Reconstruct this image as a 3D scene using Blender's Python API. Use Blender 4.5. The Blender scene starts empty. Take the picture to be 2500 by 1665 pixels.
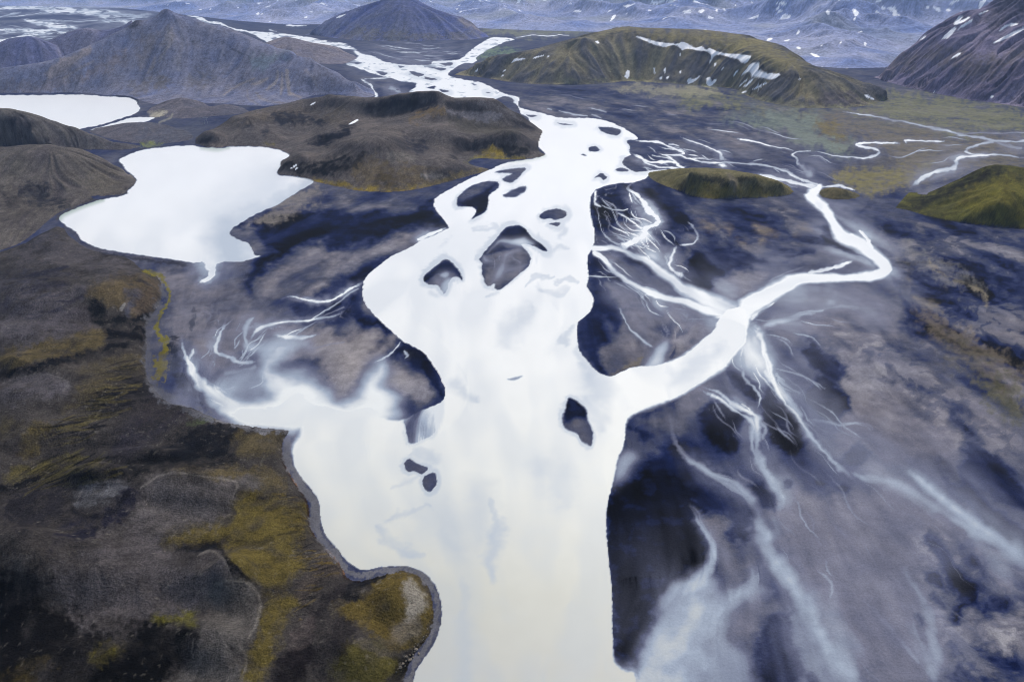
import bpy, math, random
import numpy as np
np.seterr(all='ignore')
F4 = np.float32
# ------------------------------------------------------------------ viewpoint
# The photo was taken by a drone about 400 m above the river plain. Outlines of river banks, bars and hill feet
# were read off the photo and are unprojected here onto the ground they lie on (metres, river level z = 0).
CW, CH, FOC, PITCH, CAMZ = 2500.0, 1665.0, 1670.0, math.radians(28.0), 400.0
SP, CP = math.sin(PITCH), math.cos(PITCH)

def ground(u, v):
    a = (np.asarray(u, float) - CW/2) / FOC
    b = (CH/2 - np.asarray(v, float)) / FOC
    dz = -SP + b*CP
    t = -CAMZ / dz
    return a*t, (CP + b*SP)*t

def project(x, y, z):
    zc = y*CP - (z - CAMZ)*SP
    zc = np.maximum(zc, 1e-3)
    return CW/2 + FOC*x/zc, CH/2 - FOC*((z - CAMZ)*CP + y*SP)/zc

def raydir(u, v):
    a = (u - CW/2)/FOC; b = (CH/2 - v)/FOC
    x, y, z = a, CP + b*SP, -SP + b*CP
    h = math.hypot(x, y)
    return x/h, y/h, z/h                    # per metre of plan distance

SC = 2.8
ORG = {'A1': (0, 0), 'A2': (830, 0), 'A3': (1660, 0), 'B1': (0, 550), 'B2': (830, 550), 'B3': (1660, 550),
       'C1': (0, 1105), 'C2': (830, 1105), 'C3': (1660, 1105)}
ORGS = {'R': (1250, 610, 1.8824)}

def pts(s):
    """'A1 10,20 30,40 B2 5,6' -> list of tuples in photo pixels; a third or fourth number is kept as written"""
    out = []; o = (0, 0); sc = 1.0
    for tok in s.split():
        if tok in ORG:
            o = ORG[tok]; sc = SC; continue
        if tok in ORGS:
            o = ORGS[tok][:2]; sc = ORGS[tok][2]; continue
        if tok == 'N':
            o = (0, 0); sc = 1.0; continue
        p = [float(q) for q in tok.split(',')]
        r = [o[0] + p[0]/sc, o[1] + p[1]/sc] + p[2:]
        if len(p) == 4: r[2] = o[1] + p[2]/sc
        out.append(tuple(r))
    return out

def smooth(P, n=4, closed=False):
    """Catmull-Rom through the points (all columns)"""
    P = np.asarray(P, float)
    if len(P) < 3: 
        t = np.linspace(0, 1, n+1)[:, None]
        return P[0]*(1-t) + P[-1]*t if len(P) == 2 else P
    if closed: Q = np.vstack([P[-1:], P, P[:2]])
    else: Q = np.vstack([2*P[0]-P[1], P, 2*P[-1]-P[-2]])
    out = []
    for i in range(1, len(Q)-2):
        p0, p1, p2, p3 = Q[i-1:i+3]
        for t in np.arange(n)/n:
            out.append(0.5*((2*p1) + (-p0+p2)*t + (2*p0-5*p1+4*p2-p3)*t*t + (-p0+3*p1-3*p2+p3)*t**3))
    if not closed: out.append(P[-1])
    return np.array(out)

def srgb(r, g, b):
    c = np.array([r, g, b], float)/255
    return np.where(c <= .04045, c/12.92, ((c+.055)/1.055)**2.4).astype(F4)

# ------------------------------------------------------------------ ground grid: near-square cells that grow with distance
us = np.concatenate([np.arange(-900, -80, 7.), np.arange(-80, 2580, 2.35), np.arange(2580, 3420, 7.)])
def rows():
    v = -50.0; out = []
    while v < 2160:
        out.append(v)
        if v < -30: s = 2.0
        elif v < 0: s = .7
        elif v < 130: s = .25
        elif v < 250: s = .25 + (v-130)/120*.2
        elif v < 450: s = .45 + (v-250)/200*.55
        elif v < 700: s = 1.0 + (v-450)/250*.6
        else: s = 1.6 + min(1, (v-700)/500)*.7
        v += s
    return np.array(out)
vs = rows()
NU, NV = len(us), len(vs)
U, V = np.meshgrid(us, vs)
X, Y = ground(U, V)
D = np.hypot(X, Y)
U = U.astype(F4); V = V.astype(F4)
SH = U.shape
print('grid', SH, U.size)

# ------------------------------------------------------------------ noise
rng = np.random.default_rng(7)
_perm = rng.permutation(4096).astype(np.int64)
_gx = np.cos(np.linspace(0, 2*np.pi, 256, endpoint=False)).astype(F4)
_gy = np.sin(np.linspace(0, 2*np.pi, 256, endpoint=False)).astype(F4)
def gnoise(x, y, seed=0):
    xi = np.floor(x).astype(np.int64); yi = np.floor(y).astype(np.int64)
    xf = (x - xi).astype(F4); yf = (y - yi).astype(F4)
    u_ = xf*xf*xf*(xf*(xf*6-15)+10); v_ = yf*yf*yf*(yf*(yf*6-15)+10)
    def g(ix, iy, fx, fy):
        h = _perm[(_perm[(ix + seed*57) & 4095] + iy) & 4095] & 255
        return _gx[h]*fx + _gy[h]*fy
    a = g(xi, yi, xf, yf); b = g(xi+1, yi, xf-1, yf)
    c = g(xi, yi+1, xf, yf-1); d = g(xi+1, yi+1, xf-1, yf-1)
    p = a + u_*(b-a); q = c + u_*(d-c)
    return (p + v_*(q-p))*1.5
def fbm(x, y, oct=4, seed=0, gain=.5):
    s = 0; a = 1.0; t = 0
    for i in range(oct):
        s = s + a*gnoise(x*(2.03**i) + 17.3*i, y*(2.03**i) - 9.1*i, seed+i*3); t += a; a *= gain
    return (s/t*1.6).astype(F4)
def ridged(x, y, oct=5, seed=0):
    s = 0; a = 1.0; t = 0; w = 1
    for i in range(oct):
        n = 1 - np.abs(gnoise(x*(2.05**i)+3.7*i, y*(2.05**i)+8.1*i, seed+i*5))*1.6
        n = np.clip(n, 0, 1)**2*w; w = np.clip(n*1.6, 0, 1)
        s = s + a*n; t += a; a *= .5
    return (s/t).astype(F4)
def sstep(a, b, x):
    t = np.clip((x-a)/(b-a), 0, 1); return t*t*(3-2*t)

# ------------------------------------------------------------------ rasters on the ground chart (photo pixels of ground points)
def win(umin, umax, vmin, vmax):
    c0, c1 = np.searchsorted(us, [umin, umax]); r0, r1 = np.searchsorted(vs, [vmin, vmax])
    return slice(r0, r1), slice(c0, c1)

def poly_sd(P, R, UU=None, VV=None):
    """signed distance (px, + inside, clipped to R) to a closed polygon over its window; UU,VV are (warped) charts"""
    P = np.asarray(P)[:, :2]
    rs, cs = win(P[:, 0].min()-R-40, P[:, 0].max()+R+40, P[:, 1].min()-R-40, P[:, 1].max()+R+40)
    uu = (U if UU is None else UU)[rs, cs]; vv = (V if VV is None else VV)[rs, cs]
    d2 = np.full(uu.shape, R*R, F4); ins = np.zeros(uu.shape, bool)
    if uu.size == 0: return rs, cs, d2
    mg = 2 + max(float(np.abs(vv-V[rs, cs]).max()), float(np.abs(uu-U[rs, cs]).max())) if UU is not None else 2
    Q = np.roll(P, -1, 0)
    c_off, r_off = cs.start, rs.start
    for (x0, y0), (x1, y1) in zip(P, Q):
        # distance, only near the segment
        rr, cc = win(min(x0, x1)-R-mg, max(x0, x1)+R+mg, min(y0, y1)-R-mg, max(y0, y1)+R+mg)
        a = slice(max(rr.start-r_off, 0), max(rr.stop-r_off, 0)); b = slice(max(cc.start-c_off, 0), max(cc.stop-c_off, 0))
        su, sv = uu[a, b], vv[a, b]
        if su.size:
            dx, dy = x1-x0, y1-y0; L = dx*dx+dy*dy + 1e-9
            t = np.clip(((su-x0)*dx + (sv-y0)*dy)/L, 0, 1)
            e = (su-x0-t*dx)**2 + (sv-y0-t*dy)**2
            d2[a, b] = np.minimum(d2[a, b], e)
        # parity
        if y0 != y1:
            rr, _ = win(0, 1, min(y0, y1)-mg, max(y0, y1)+mg)
            a = slice(max(rr.start-r_off, 0), max(rr.stop-r_off, 0))
            su, sv = uu[a], vv[a]
            if su.size:
                m = ((y0 <= sv) != (y1 <= sv)) & (su < x0 + (sv-y0)/(y1-y0)*(x1-x0))
                ins[a] ^= m
    d = np.sqrt(d2); return rs, cs, np.where(ins, d, -d)

def stroke(field, S, op, soft, UU, VV, taper=0):
    """S: points (u, v, width px). field = max(field, op * profile); taper thins out the free ends"""
    S = smooth(S, 5)
    if taper: ph = S[0, 0]*.7+S[0, 1]; k = np.arange(len(S)); S[:, 2] *= .78 + .3*np.sin(k*.9+ph)*np.sin(k*.37+2*ph) + .16*np.sin(k*2.3+ph)
    S[:, 2] = np.maximum(S[:, 2], 1.3)
    op0 = op; ar = np.append(0, np.cumsum(np.hypot(*np.diff(S[:, :2], axis=0).T))); ar /= ar[-1]
    for i in range(len(S)-1):
        x0, y0, w0 = S[i]; x1, y1, w1 = S[i+1]
        if taper:
            e = min(1, min(ar[i]+ar[i+1], 2-ar[i]-ar[i+1])*.5/taper); e = e*e*(3-2*e); op = op0*(.3+.7*e); w0 *= .55+.45*e; w1 *= .55+.45*e
        R = max(w0, w1)*(.5+soft) + 2
        rs, cs = win(min(x0, x1)-R-8, max(x0, x1)+R+8, min(y0, y1)-R-8, max(y0, y1)+R+8)
        uu, vv = UU[rs, cs], VV[rs, cs]
        if uu.size == 0: continue
        dx, dy = x1-x0, y1-y0; L = dx*dx+dy*dy+1e-9
        t = np.clip(((uu-x0)*dx + (vv-y0)*dy)/L, 0, 1)
        d = np.sqrt((uu-x0-t*dx)**2 + (vv-y0-t*dy)**2)
        w = (w0 + t*(w1-w0))*.5
        f = op*(1-sstep(w*(1-soft), w*(1+soft)+.8, d))
        field[rs, cs] = np.maximum(field[rs, cs], f)

def box_blur(a, k=1, n=1):
    for _ in range(n):
        for ax in (0, 1):
            p = np.pad(a, [(k, k) if i == ax else (0, 0) for i in (0, 1)], mode='edge'); m = a.shape[ax]; s = 0
            for j in range(2*k+1): s = s + (p[j:j+m] if ax == 0 else p[:, j:j+m])
            a = (s/(2*k+1)).astype(F4)
    return a

def lic(noises, fx, fy, n):
    """streaks: average each noise along the unit index-space field (fx, fy)"""
    acc = [z.copy() for z in noises]
    base_c, base_r = np.meshgrid(np.arange(NU, dtype=F4), np.arange(NV, dtype=F4))
    for sgn in (1, -1):
        c = base_c.copy(); r = base_r.copy()
        vx, vy = fx.copy(), fy.copy()
        for k in range(n):
            c += sgn*vx; r += sgn*vy
            ci = np.clip(np.rint(c), 0, NU-1).astype(np.int32); ri = np.clip(np.rint(r), 0, NV-1).astype(np.int32)
            idx = ri*NU + ci
            for j, z in enumerate(noises): acc[j] += z.ravel()[idx]
            wx = fx.ravel()[idx]; wy = fy.ravel()[idx]; f_ = np.where(wx*vx+wy*vy < 0, F4(-1), F4(1)); vx = wx*f_; vy = wy*f_
    out = []
    for a in acc:
        a = a - a.mean(); out.append((a/(a.std()+1e-9)).astype(F4))
    return out
HAZE, HAZE_COL, SKY, SUN, SUNANG, EXPO, DENO = 2.6e-5, (.5,.67,1.0), .10, 2.0, 22, 0.36, True
# ------------------------------------------------------------------ water outlines (photo pixels of the ground; letters name the crop a run was read from)
RIVER = """N 960,2300 985,1850 C2 500,1568 540,1460 600,1370 650,1290 690,1170 695,1050 665,930 590,830 500,785 400,772 280,780 160,800 90,770 30,720 0,670
C1 2290,640 2215,540 2190,440 2180,330 2120,240 2060,170 2010,80 1998,0 B1 1995,1540 2005,1490 2040,1420 2010,1370 1900,1350 1750,1325 1600,1290 1500,1240 1430,1180
1600,1240 1800,1290 2150,1260 B2 0,1300 200,1270 400,1330 560,1262 690,1210 720,1140 690,1050 640,960 560,860 440,800 370,740 270,650 190,560 155,480 160,400 190,340 260,280 340,220 440,170 500,140 560,100 640,70 720,30
A2 745,1555 700,1490 655,1435 640,1390 660,1350 740,1300 850,1240 960,1190 1030,1160 1080,1135 1150,1110 1290,1090 1402,1060 1345,995 1352,940 1380,905 1300,845 1290,810 1240,780 1220,735 1190,705 1060,698 900,700 760,690 640,660 520,655 490,640 470,625 515,600 505,570 420,562 380,545
240,510 130,470 40,440 110,400 120,385 90,355 40,338 0,330 A1 2200,310 2080,290 1950,285 1850,296 1780,265 1700,225 1620,212 1550,186 1480,168 1400,150 1300,112 1265,100
1290,106 1380,120 1420,148 1490,150 1560,183 1640,203 1750,220 1870,225 2050,245 2200,275 2310,290 A2 60,310 120,350 160,370 230,385 260,400 300,420 400,440 600,445 640,420 760,415 830,400 900,340 960,300 1030,262 1100,258 1190,270 1150,285 1080,310 1000,350 945,385 930,400 935,420 900,435 850,432 800,460 740,507 780,530 870,550 960,565 1040,600 1130,643 1200,660 1225,680 1220,720 1250,745 1360,770 1500,805 1620,808 1740,812 1860,840 1960,890 2010,925 2030,955
1958,966 1985,1000 1980,1050 1990,1062 1948,1082 1935,1120 1990,1165 2060,1175 2180,1160 2235,1163 2140,1188 2110,1202 2080,1225 2000,1250 1900,1255 1790,1280 1735,1310 1712,1370 1710,1450 1730,1540
B2 1738,40 1735,130 1700,200 1690,250 1700,340 1690,420 1735,500 1720,570 1680,620 1630,660 1620,720 1625,800 1640,860 1700,940 1760,1000 1840,1032 1900,1012 2000,970 2150,955 2260,925
B3 28,880 140,790 230,715 245,670 280,620 330,575 440,560 480,640 465,760 455,820 380,900 310,980 250,1020 120,1100 0,1170
B2 2200,1220 2060,1270 1985,1310 1955,1360 1950,1440 1930,1530 C2 1905,30 1885,130 1860,230 1832,330 1820,450 1822,550 1830,650 1842,780 1855,900 1860,1050 1864,1200 1868,1370 1885,1430 1950,1485 2012,1500 N 1560,1700 1600,1850 1650,2300"""
LAKE_FRONT = """A1 815,1090 900,1050 980,1025 1100,1010 1200,1000 1320,997 1350,1003 1420,1013 1530,1013 1570,1005 1700,1004 1800,1008 1900,1025 1960,1050 1978,1068 1920,1105 1915,1140 1895,1195 2000,1208 2080,1222 2140,1240 2110,1270 2040,1310 1960,1360 1880,1410 1800,1440 1720,1480 1640,1530 B1 1590,20 1570,60 1620,95 1690,120 1720,160 1740,205 1780,212 1700,235 1640,250 1540,250 1480,265 1430,290 1400,250 1330,258 1150,230 900,195 690,160 600,125 550,95 520,45 460,10 A1 420,1520 405,1490 430,1465 560,1410 700,1365 850,1335 880,1300 935,1240 900,1195 860,1160 840,1130"""
LAKE_FAR = "A1 -900,640 -300,650 0,652 300,652 430,648 600,650 720,662 860,668 930,690 940,715 957,740 930,775 860,800 760,835 640,865 555,882 400,930 100,930 -300,850 -900,800"
POND = "A1 620,890 690,870 760,848 850,820 900,806 980,803 1055,805 1030,825 1000,832 900,845 800,880 690,884"
SHORE_FILM = "A1 1640,1530 1720,1480 1800,1440 1880,1410 1960,1360 2040,1310 2110,1270 1990,1240 1700,1300 1500,1500 B1 1300,60 1400,240 1540,250 1640,250 1780,212 1740,205 1690,120 1570,60 1590,20"
# islands and bars cut out of the river: opacity | softness | outline
BARS = """1|1.5|A2 1770,870 1900,880 1918,910 1880,927 1800,907
1|1.5|A2 1700,1012 1740,1000 1777,1020 1760,1037 1710,1037
1|1.2|A2 1645,1060 1670,1055 1687,1067
1|1.5|A2 1738,1218 1760,1200 1785,1185 1827,1210 1800,1232 1775,1213
.9|1.5|A2 1887,1160 1930,1147 1972,1167 1910,1177
.95|2.5|A2 1060,1182 1130,1160 1265,1148 1250,1180 1190,1242 1140,1248 1110,1222 1172,1187
1|2|A2 798,1370 830,1320 900,1270 1000,1243 1080,1245 1078,1290 1022,1332 1012,1400 990,1450 900,1500 930,1450 900,1415 805,1412
.95|3|A2 1112,1337 1190,1295 1268,1274 1262,1312 1200,1347 1150,1347
1|2|A2 1363,1480 1400,1445 1480,1428 1542,1445 1542,1482 1470,1507 1440,1495 1390,1502
.95|2|A2 1428,1530 1500,1519 1492,1547
1|2|B2 950,237 990,180 1060,100 1130,20 1200,0 1260,20 1320,90 1380,130 1420,177 1380,172 1300,132 1235,130 1272,170 1303,220 1290,280 1230,330 1150,400 1090,442 1055,432 1060,400 1010,414 985,380 968,300 972,255
1|2.5|B2 568,370 580,340 640,290 720,232 770,260 820,320 840,378 790,350 745,385 735,430 712,470 672,410 600,407
1|4|B2 1560,1175 1620,1200 1680,1260 1690,1330 1725,1410 1707,1503 1650,1472 1620,1425 1535,1385 1518,1310 1535,1220
.75|3|B2 376,1275 470,1245 560,1232 690,1188 712,1250 695,1340 640,1430 560,1472 480,1492 457,1440 430,1330
1|1.5|C2 438,72 480,40 520,70 600,102 560,147 510,127 458,127
1|1.5|C2 563,190 590,150 645,138 663,190 652,230 612,270 575,240
.5|3|B2 1143,1052 1200,1036 1250,1030 1190,1062
.9|1.2|A2 245,490 325,500 288,517
.9|1.2|A2 478,490 572,507 540,527 498,512
.9|1.2|A2 578,525 668,547 598,547
1|1.2|A2 598,600 645,588 642,612
1|1.2|A2 688,612 748,627 698,632
.8|1.2|A2 398,450 442,460 408,467
.9|1.2|A2 618,460 722,470 690,484
.9|1.2|A2 676,440 762,428 752,452
.8|1.2|A2 98,430 152,430 118,442
.9|1.2|A2 998,632 1032,636 1012,642
.7|1.2|A2 898,570 937,582 915,585
.8|2|A2 420,563 518,568 508,590 455,586
1|1.5|A2 1050,688 1130,660 1190,682 1168,712 1090,700
.9|1.2|A2 1270,785 1350,795 1300,803
.9|1.2|A2 1485,843 1595,855 1540,857
1|2|A2 1958,965 2020,960 2150,985 2260,1010 2320,1050 2250,1062 2150,1055 2050,1060 1988,1050 1985,1000
1|2|A2 1948,1082 2030,1090 2150,1125 2250,1148 2060,1172 1990,1162 1937,1120
.6|2|A3 935,1390 962,1400 968,1425 950,1420
.8|6|A2 -40,420 60,415 130,432 40,436
.7|5|A2 560,446 640,448 660,462 610,458
.8|4|A2 130,552 180,560 240,600 200,610""".split('\n')
# streams and silt veils: opacity | softness | centre line with width
STREAMS = """.94|.45|A3 960,1280,16 935,1305,26 895,1340,30 945,1385,28 1000,1450,26 1050,1530,28 B3 1060,10,30 1110,70,36 1230,130,34 1320,190,30 1390,255,30 1398,310,30 1310,345,26 1150,362,20 1000,360,24 850,365,30 750,390,38 650,450,44 540,520,50 440,590,54
.84|.5|B2 1740,165,14 1850,150,12 1950,175,13 2050,222,18 2150,290,22 2250,360,24 2324,420,26 B3 60,450,32 150,495,40 260,540,46 360,590,50
.82|.5|B2 1740,195,10 1800,230,12 1860,300,13 1950,380,13 2050,430,13 2150,475,16 2260,500,18 2352,520,22 B3 100,548,22 220,585,26 330,610,30
.7|.4|B2 1700,345,5 1790,350,5 1890,355,3
.7|.4|B2 2050,440,5 2095,455,5 2090,485,3
.6|.4|B2 1990,390,4 2100,430,4 2200,470,5 2300,490,5
.9|.35|A2 2010,1250,9 1970,1288,12 2030,1332,15 2075,1390,18 2115,1450,17 2172,1500,16 2150,1535,14 2105,1562,14 B2 2095,30,15 2080,75,18 2000,112,20 1930,148,16 1850,152,10
.7|.5|B2 1805,60,5 1845,100,7 1900,132,8 1950,140,8
.6|.5|B3 40,-20,3 90,20,5 122,60,6 118,95,7 80,126,6 0,137,5
.75|.6|B2 2305,140,8 2280,200,12 2252,265,12 2290,330,16 2352,352,14
.8|.4|A2 1740,1308,8 1750,1350,8 1742,1385,10 1790,1412,6
.7|.4|A2 1800,1400,3 1860,1435,4 1960,1430,3
.8|.4|A2 1900,1455,4 1980,1500,5 2040,1548,6 2085,1565,6
.95|.3|A2 2025,957,7 2150,972,6 2250,1000,6 2310,1025,7 2345,1048,7 2310,1060,7 2230,1062,5 2185,1050,4
.95|.3|A2 1985,1052,9 2050,1080,10 2130,1105,9 2220,1110,8 2290,1112,10 2345,1148,14
.9|.3|A2 2060,1088,6 2120,1120,6 2200,1140,6 2320,1152,10
.9|.3|A2 2230,1064,6 2285,1108,9 2348,1148,10
.8|.4|A2 2140,1060,4 2200,1075,5 2260,1095,6
.85|.4|A3 40,1075,4 120,1105,5 250,1116,7 400,1116,6 520,1123,7 640,1146,9 730,1180,9 800,1215,10 870,1250,8
.9|.5|A3 280,1130,12 315,1143,9
.85|.4|A3 0,938,3 130,985,4 220,1020,5 270,1050,9 288,1090,14 340,1105,8
.8|.4|A3 400,952,4 500,970,5 620,995,4 770,1030,3
.85|.4|A3 885,1033,4 805,1038,6 770,1060,7 798,1090,7 800,1130,8
.75|.8|A3 800,1110,8 845,1150,26 890,1180,26 905,1195,10
.85|.4|A3 900,1035,2 1000,1050,3 1150,1076,6 1250,1080,8 1330,1062,9 1362,1038,9 1325,1018,7 1225,1000,8 1205,988,9 1262,981,7 1400,982,6 1500,984,5
.9|.4|A3 1550,985,7 1538,966,8 1600,962,6 1700,965,6 1805,965,4
.7|.5|A3 1110,768,3 1250,785,4 1400,810,6 1560,840,7 1720,875,8 1900,912,8 2050,945,9 2150,965,9 2352,965,10 2500,970,10
.45|.6|A3 1920,912,4 2100,913,6 2352,905,3
.75|.5|A3 2160,970,9 2050,990,9 1960,1016,7 1990,1050,8 2100,1060,8 2200,1066,6 2352,1076,5
.5|.6|A3 2352,1020,14 2250,1000,12 2150,975,9
.85|.45|A3 2200,1062,6 2040,1065,9 1930,1085,10 1888,1112,15 1872,1140,16 1780,1170,15 1680,1215,15 1610,1258,15 1566,1285,12
.45|.8|A3 1880,1150,40 1760,1210,30 1700,1240,20
.95|.3|A3 500,1190,6 620,1216,12 750,1240,12 880,1268,14 980,1290,20
.9|.4|A3 980,1278,10 1080,1266,9 1130,1285,8 1197,1303,5
.8|.5|A3 780,1216,8 850,1232,10 960,1270,12
.5|.6|A3 720,1258,3 750,1268,7 792,1277,6
.35|1|A3 560,1180,10 760,1240,30 960,1270,30
.9|.3|B3 1222,28,11 1270,90,14 1320,160,14 1370,220,16
.85|.35|B3 1162,48,6 1230,100,9 1300,150,12
.85|.4|B3 1188,240,8 1120,270,13 1030,295,16 920,315,15 850,345,12
.8|.4|B3 1340,300,6 1290,332,10 1200,348,8
.45|.8|B3 850,280,6 760,310,10 660,360,16 600,410,20
.8|.5|B3 470,660,16 500,630,14 560,570,15 672,524,5
.5|.6|B3 490,640,6 620,650,6 760,618,8 870,592,8 1000,575,10
.5|1|B3 560,700,30 640,660,30 800,620,24 950,590,16
.55|1|B3 500,760,110 520,880,120 600,960,80
.6|.9|B3 540,900,40 610,1030,36 700,1150,34 780,1260,36 850,1380,36 930,1490,32 1010,1568,28 C3 1080,90,22 1160,160,20 1230,200,14
.55|.9|B3 560,960,24 640,1060,24 740,1170,18 820,1290,16
.6|.7|B3 440,960,30 430,1020,10 470,1070,12 540,1150,9 548,1200,6 520,1270,8
.75|.7|B3 160,1108,12 270,1150,14 370,1230,18 480,1285,16 530,1320,24 520,1430,32 530,1568,36 C3 545,60,34 595,150,34 650,220,34 690,300,34 685,370,30 600,405,22
.55|.7|B3 540,1320,20 580,1390,20 560,1470,14
.85|.5|B3 420,1225,3 480,1270,4
.5|.6|B3 640,980,5 780,1008,7 880,1050,7 965,1125,4
.5|.6|B3 650,1000,10 720,1090,14 840,1160,8
.45|.7|B3 860,1320,6 1000,1345,9 1120,1365,10 1260,1350,9 1335,1395,8
.45|.6|B3 890,1330,5 950,1390,5 1010,1420,4
.3|1|B3 1230,600,60 1340,640,80 1380,720,40
.3|1|B3 1000,560,30 1150,560,30 1350,600,60
.3|1|B3 1060,420,10 1040,520,40 920,600,30
.6|.8|B2 2324,1540,20 C3 20,20,20 100,75,22 220,145,20 330,190,18 420,240,24 480,310,34 530,400,40
.72|.9|C3 480,290,30 515,360,36 540,450,40 560,560,46 590,660,50 640,740,56 720,820,60 800,950,64 860,1080,70 930,1220,76 1020,1360,90 1150,1500,110 1230,1640,120
.5|.4|C3 230,150,4 300,220,4 360,262,4 430,285,5
.45|.4|C3 250,150,3 330,165,3 390,200,4
.75|.6|C3 75,365,6 130,470,10 190,565,16 222,650,26 225,730,36 190,805,44 110,890,60 0,960,80 -120,1080,90
.6|.9|C3 560,900,34 430,950,56 280,1020,80 140,1100,110 60,1200,160 -60,1400,240
.5|1|C3 600,700,60 540,820,60 470,930,60
.65|.8|C3 1480,120,10 1570,140,28 1700,255,44 1850,370,50 2000,470,54 2150,575,60 2300,690,64 2500,840,70
.32|1|C3 1500,60,60 1700,200,130 1900,340,150 2100,480,150 2352,660,150
.5|.9|C3 1470,690,14 1530,800,26 1590,900,34 1650,1000,40 1700,1120,44 1725,1250,50 1735,1400,60 1750,1620,70
.45|.8|C3 1570,1090,8 1610,1220,16 1680,1360,30
.35|.7|C3 1040,890,3 1035,930,4 1062,985,3
.35|.7|C3 945,705,4 970,790,3
.4|.8|C3 1200,950,8 1330,1080,16 1450,1220,20 1560,1350,20 1660,1480,16
.3|.9|C3 1340,880,6 1440,1040,10 1510,1230,8
.35|.8|C3 800,580,5 870,640,4
.4|.9|C3 640,430,60 660,520,50 600,640,40
.75|.5|B1 1250,770,8 1258,880,14 1300,960,26 1350,1050,38 1430,1140,54 1550,1220,70 1700,1290,90
.6|.6|B1 1315,835,6 1300,880,14 1280,920,14
.65|.5|B1 1542,635,6 1520,720,11 1485,800,13 1480,860,14 1560,900,14 1640,935,13 1770,935,10
.28|1|B1 1480,850,20 1450,960,40 1440,1060,30
.5|.7|B1 1757,618,6 1700,665,18 1670,740,20 1700,820,12 1745,870,7
.65|.5|B1 2352,590,7 2250,630,9 2100,642,9 1950,662,9 1800,690,11 1735,740,14 1708,805,13
.8|.4|B2 160,388,14 80,425,9 15,472,9 B1 2260,512,7 2150,520,7 2000,488,6 1920,505,4
.55|.5|B1 2352,500,5 2250,570,5 2130,640,4
.4|.5|B1 2352,560,5 2280,590,5 2200,630,4
.7|.6|B1 2185,740,6 2060,765,14 1950,765,18 1850,755,8
.45|1|B1 1640,800,30 1760,850,50 1900,860,60 2060,820,40
.4|1|B1 1850,900,40 1840,1000,40 1830,1120,40
.4|.9|B1 1520,1020,20 1640,1000,26 1760,960,20
.3|.8|B1 2352,800,5 2230,820,6 2130,835,5
.9|.35|B1 1370,240,8 1420,262,24 1455,305,24 1430,355,18 1350,400,5
.7|.4|B2 230,940,4 300,910,6 360,870,6 410,800,4
.6|.5|B2 440,860,6 470,890,6 455,905,4
.7|.35|A1 2324,1235,3 2140,1240,4
.5|.5|B2 0,520,8 60,470,8 120,430,6
.85|.3|B2 530,105,10 600,75,14 720,20,10
.9|.4|A2 150,545,6 200,580,7 225,620,8 250,660,9 245,690,9
.6|.5|A2 160,545,4 250,535,4 420,530,4
.5|.8|A2 330,600,14 380,610,16 410,630,8
.5|.6|A2 1500,760,3 1590,778,6 1690,794,4
.45|.6|A2 1720,745,4 1805,765,5
.4|.6|A2 1720,782,4 1780,805,4
.5|.5|A2 1430,738,3 1450,745,3
.6|.5|A2 2250,985,4 2290,990,5 2320,1000,3
.8|.35|A1 -120,75,8 40,64,10 200,57,16 330,66,20 450,76,24 600,92,24 720,98,24 900,112,20 1000,106,16 1110,94,10
.75|.4|A1 150,130,8 230,148,14 300,168,20 380,182,18 470,188,12 560,192,5
.75|.4|A1 -120,225,10 20,212,13 150,204,12 260,215,15 340,212,14 440,202,6
.8|.4|A1 -120,300,12 30,275,10 110,255,9 190,240,11 300,232,8
.6|.5|A1 -60,125,5 60,108,8 140,92,6
.6|.5|A1 660,128,6 760,148,12 860,150,12 940,130,10
.5|.5|A1 330,240,5 390,228,7 460,215,4
.5|.5|A1 480,212,3 540,202,5 600,196,3
.45|.5|A1 -40,180,4 60,175,5 160,185,5
.5|.5|A1 300,272,3 360,265,5 420,262,3
.6|.5|A1 1340,140,4 1420,158,8 1480,152,6
.7|.5|A1 1840,205,4 1900,220,5
.9|.3|A1 1960,176,4 2020,180,7 2085,176,4
.7|.4|A2 1190,262,6 1280,252,3 1400,246,3 1560,240,2
.7|.5|A2 1030,192,3 1055,188,4
.3|1|A2 500,370,10 700,350,20 800,380,10
.3|1|A2 200,360,14 400,390,24 600,400,14
.35|.8|A2 820,370,10 870,385,16 800,410,10""".split('\n')
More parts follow.
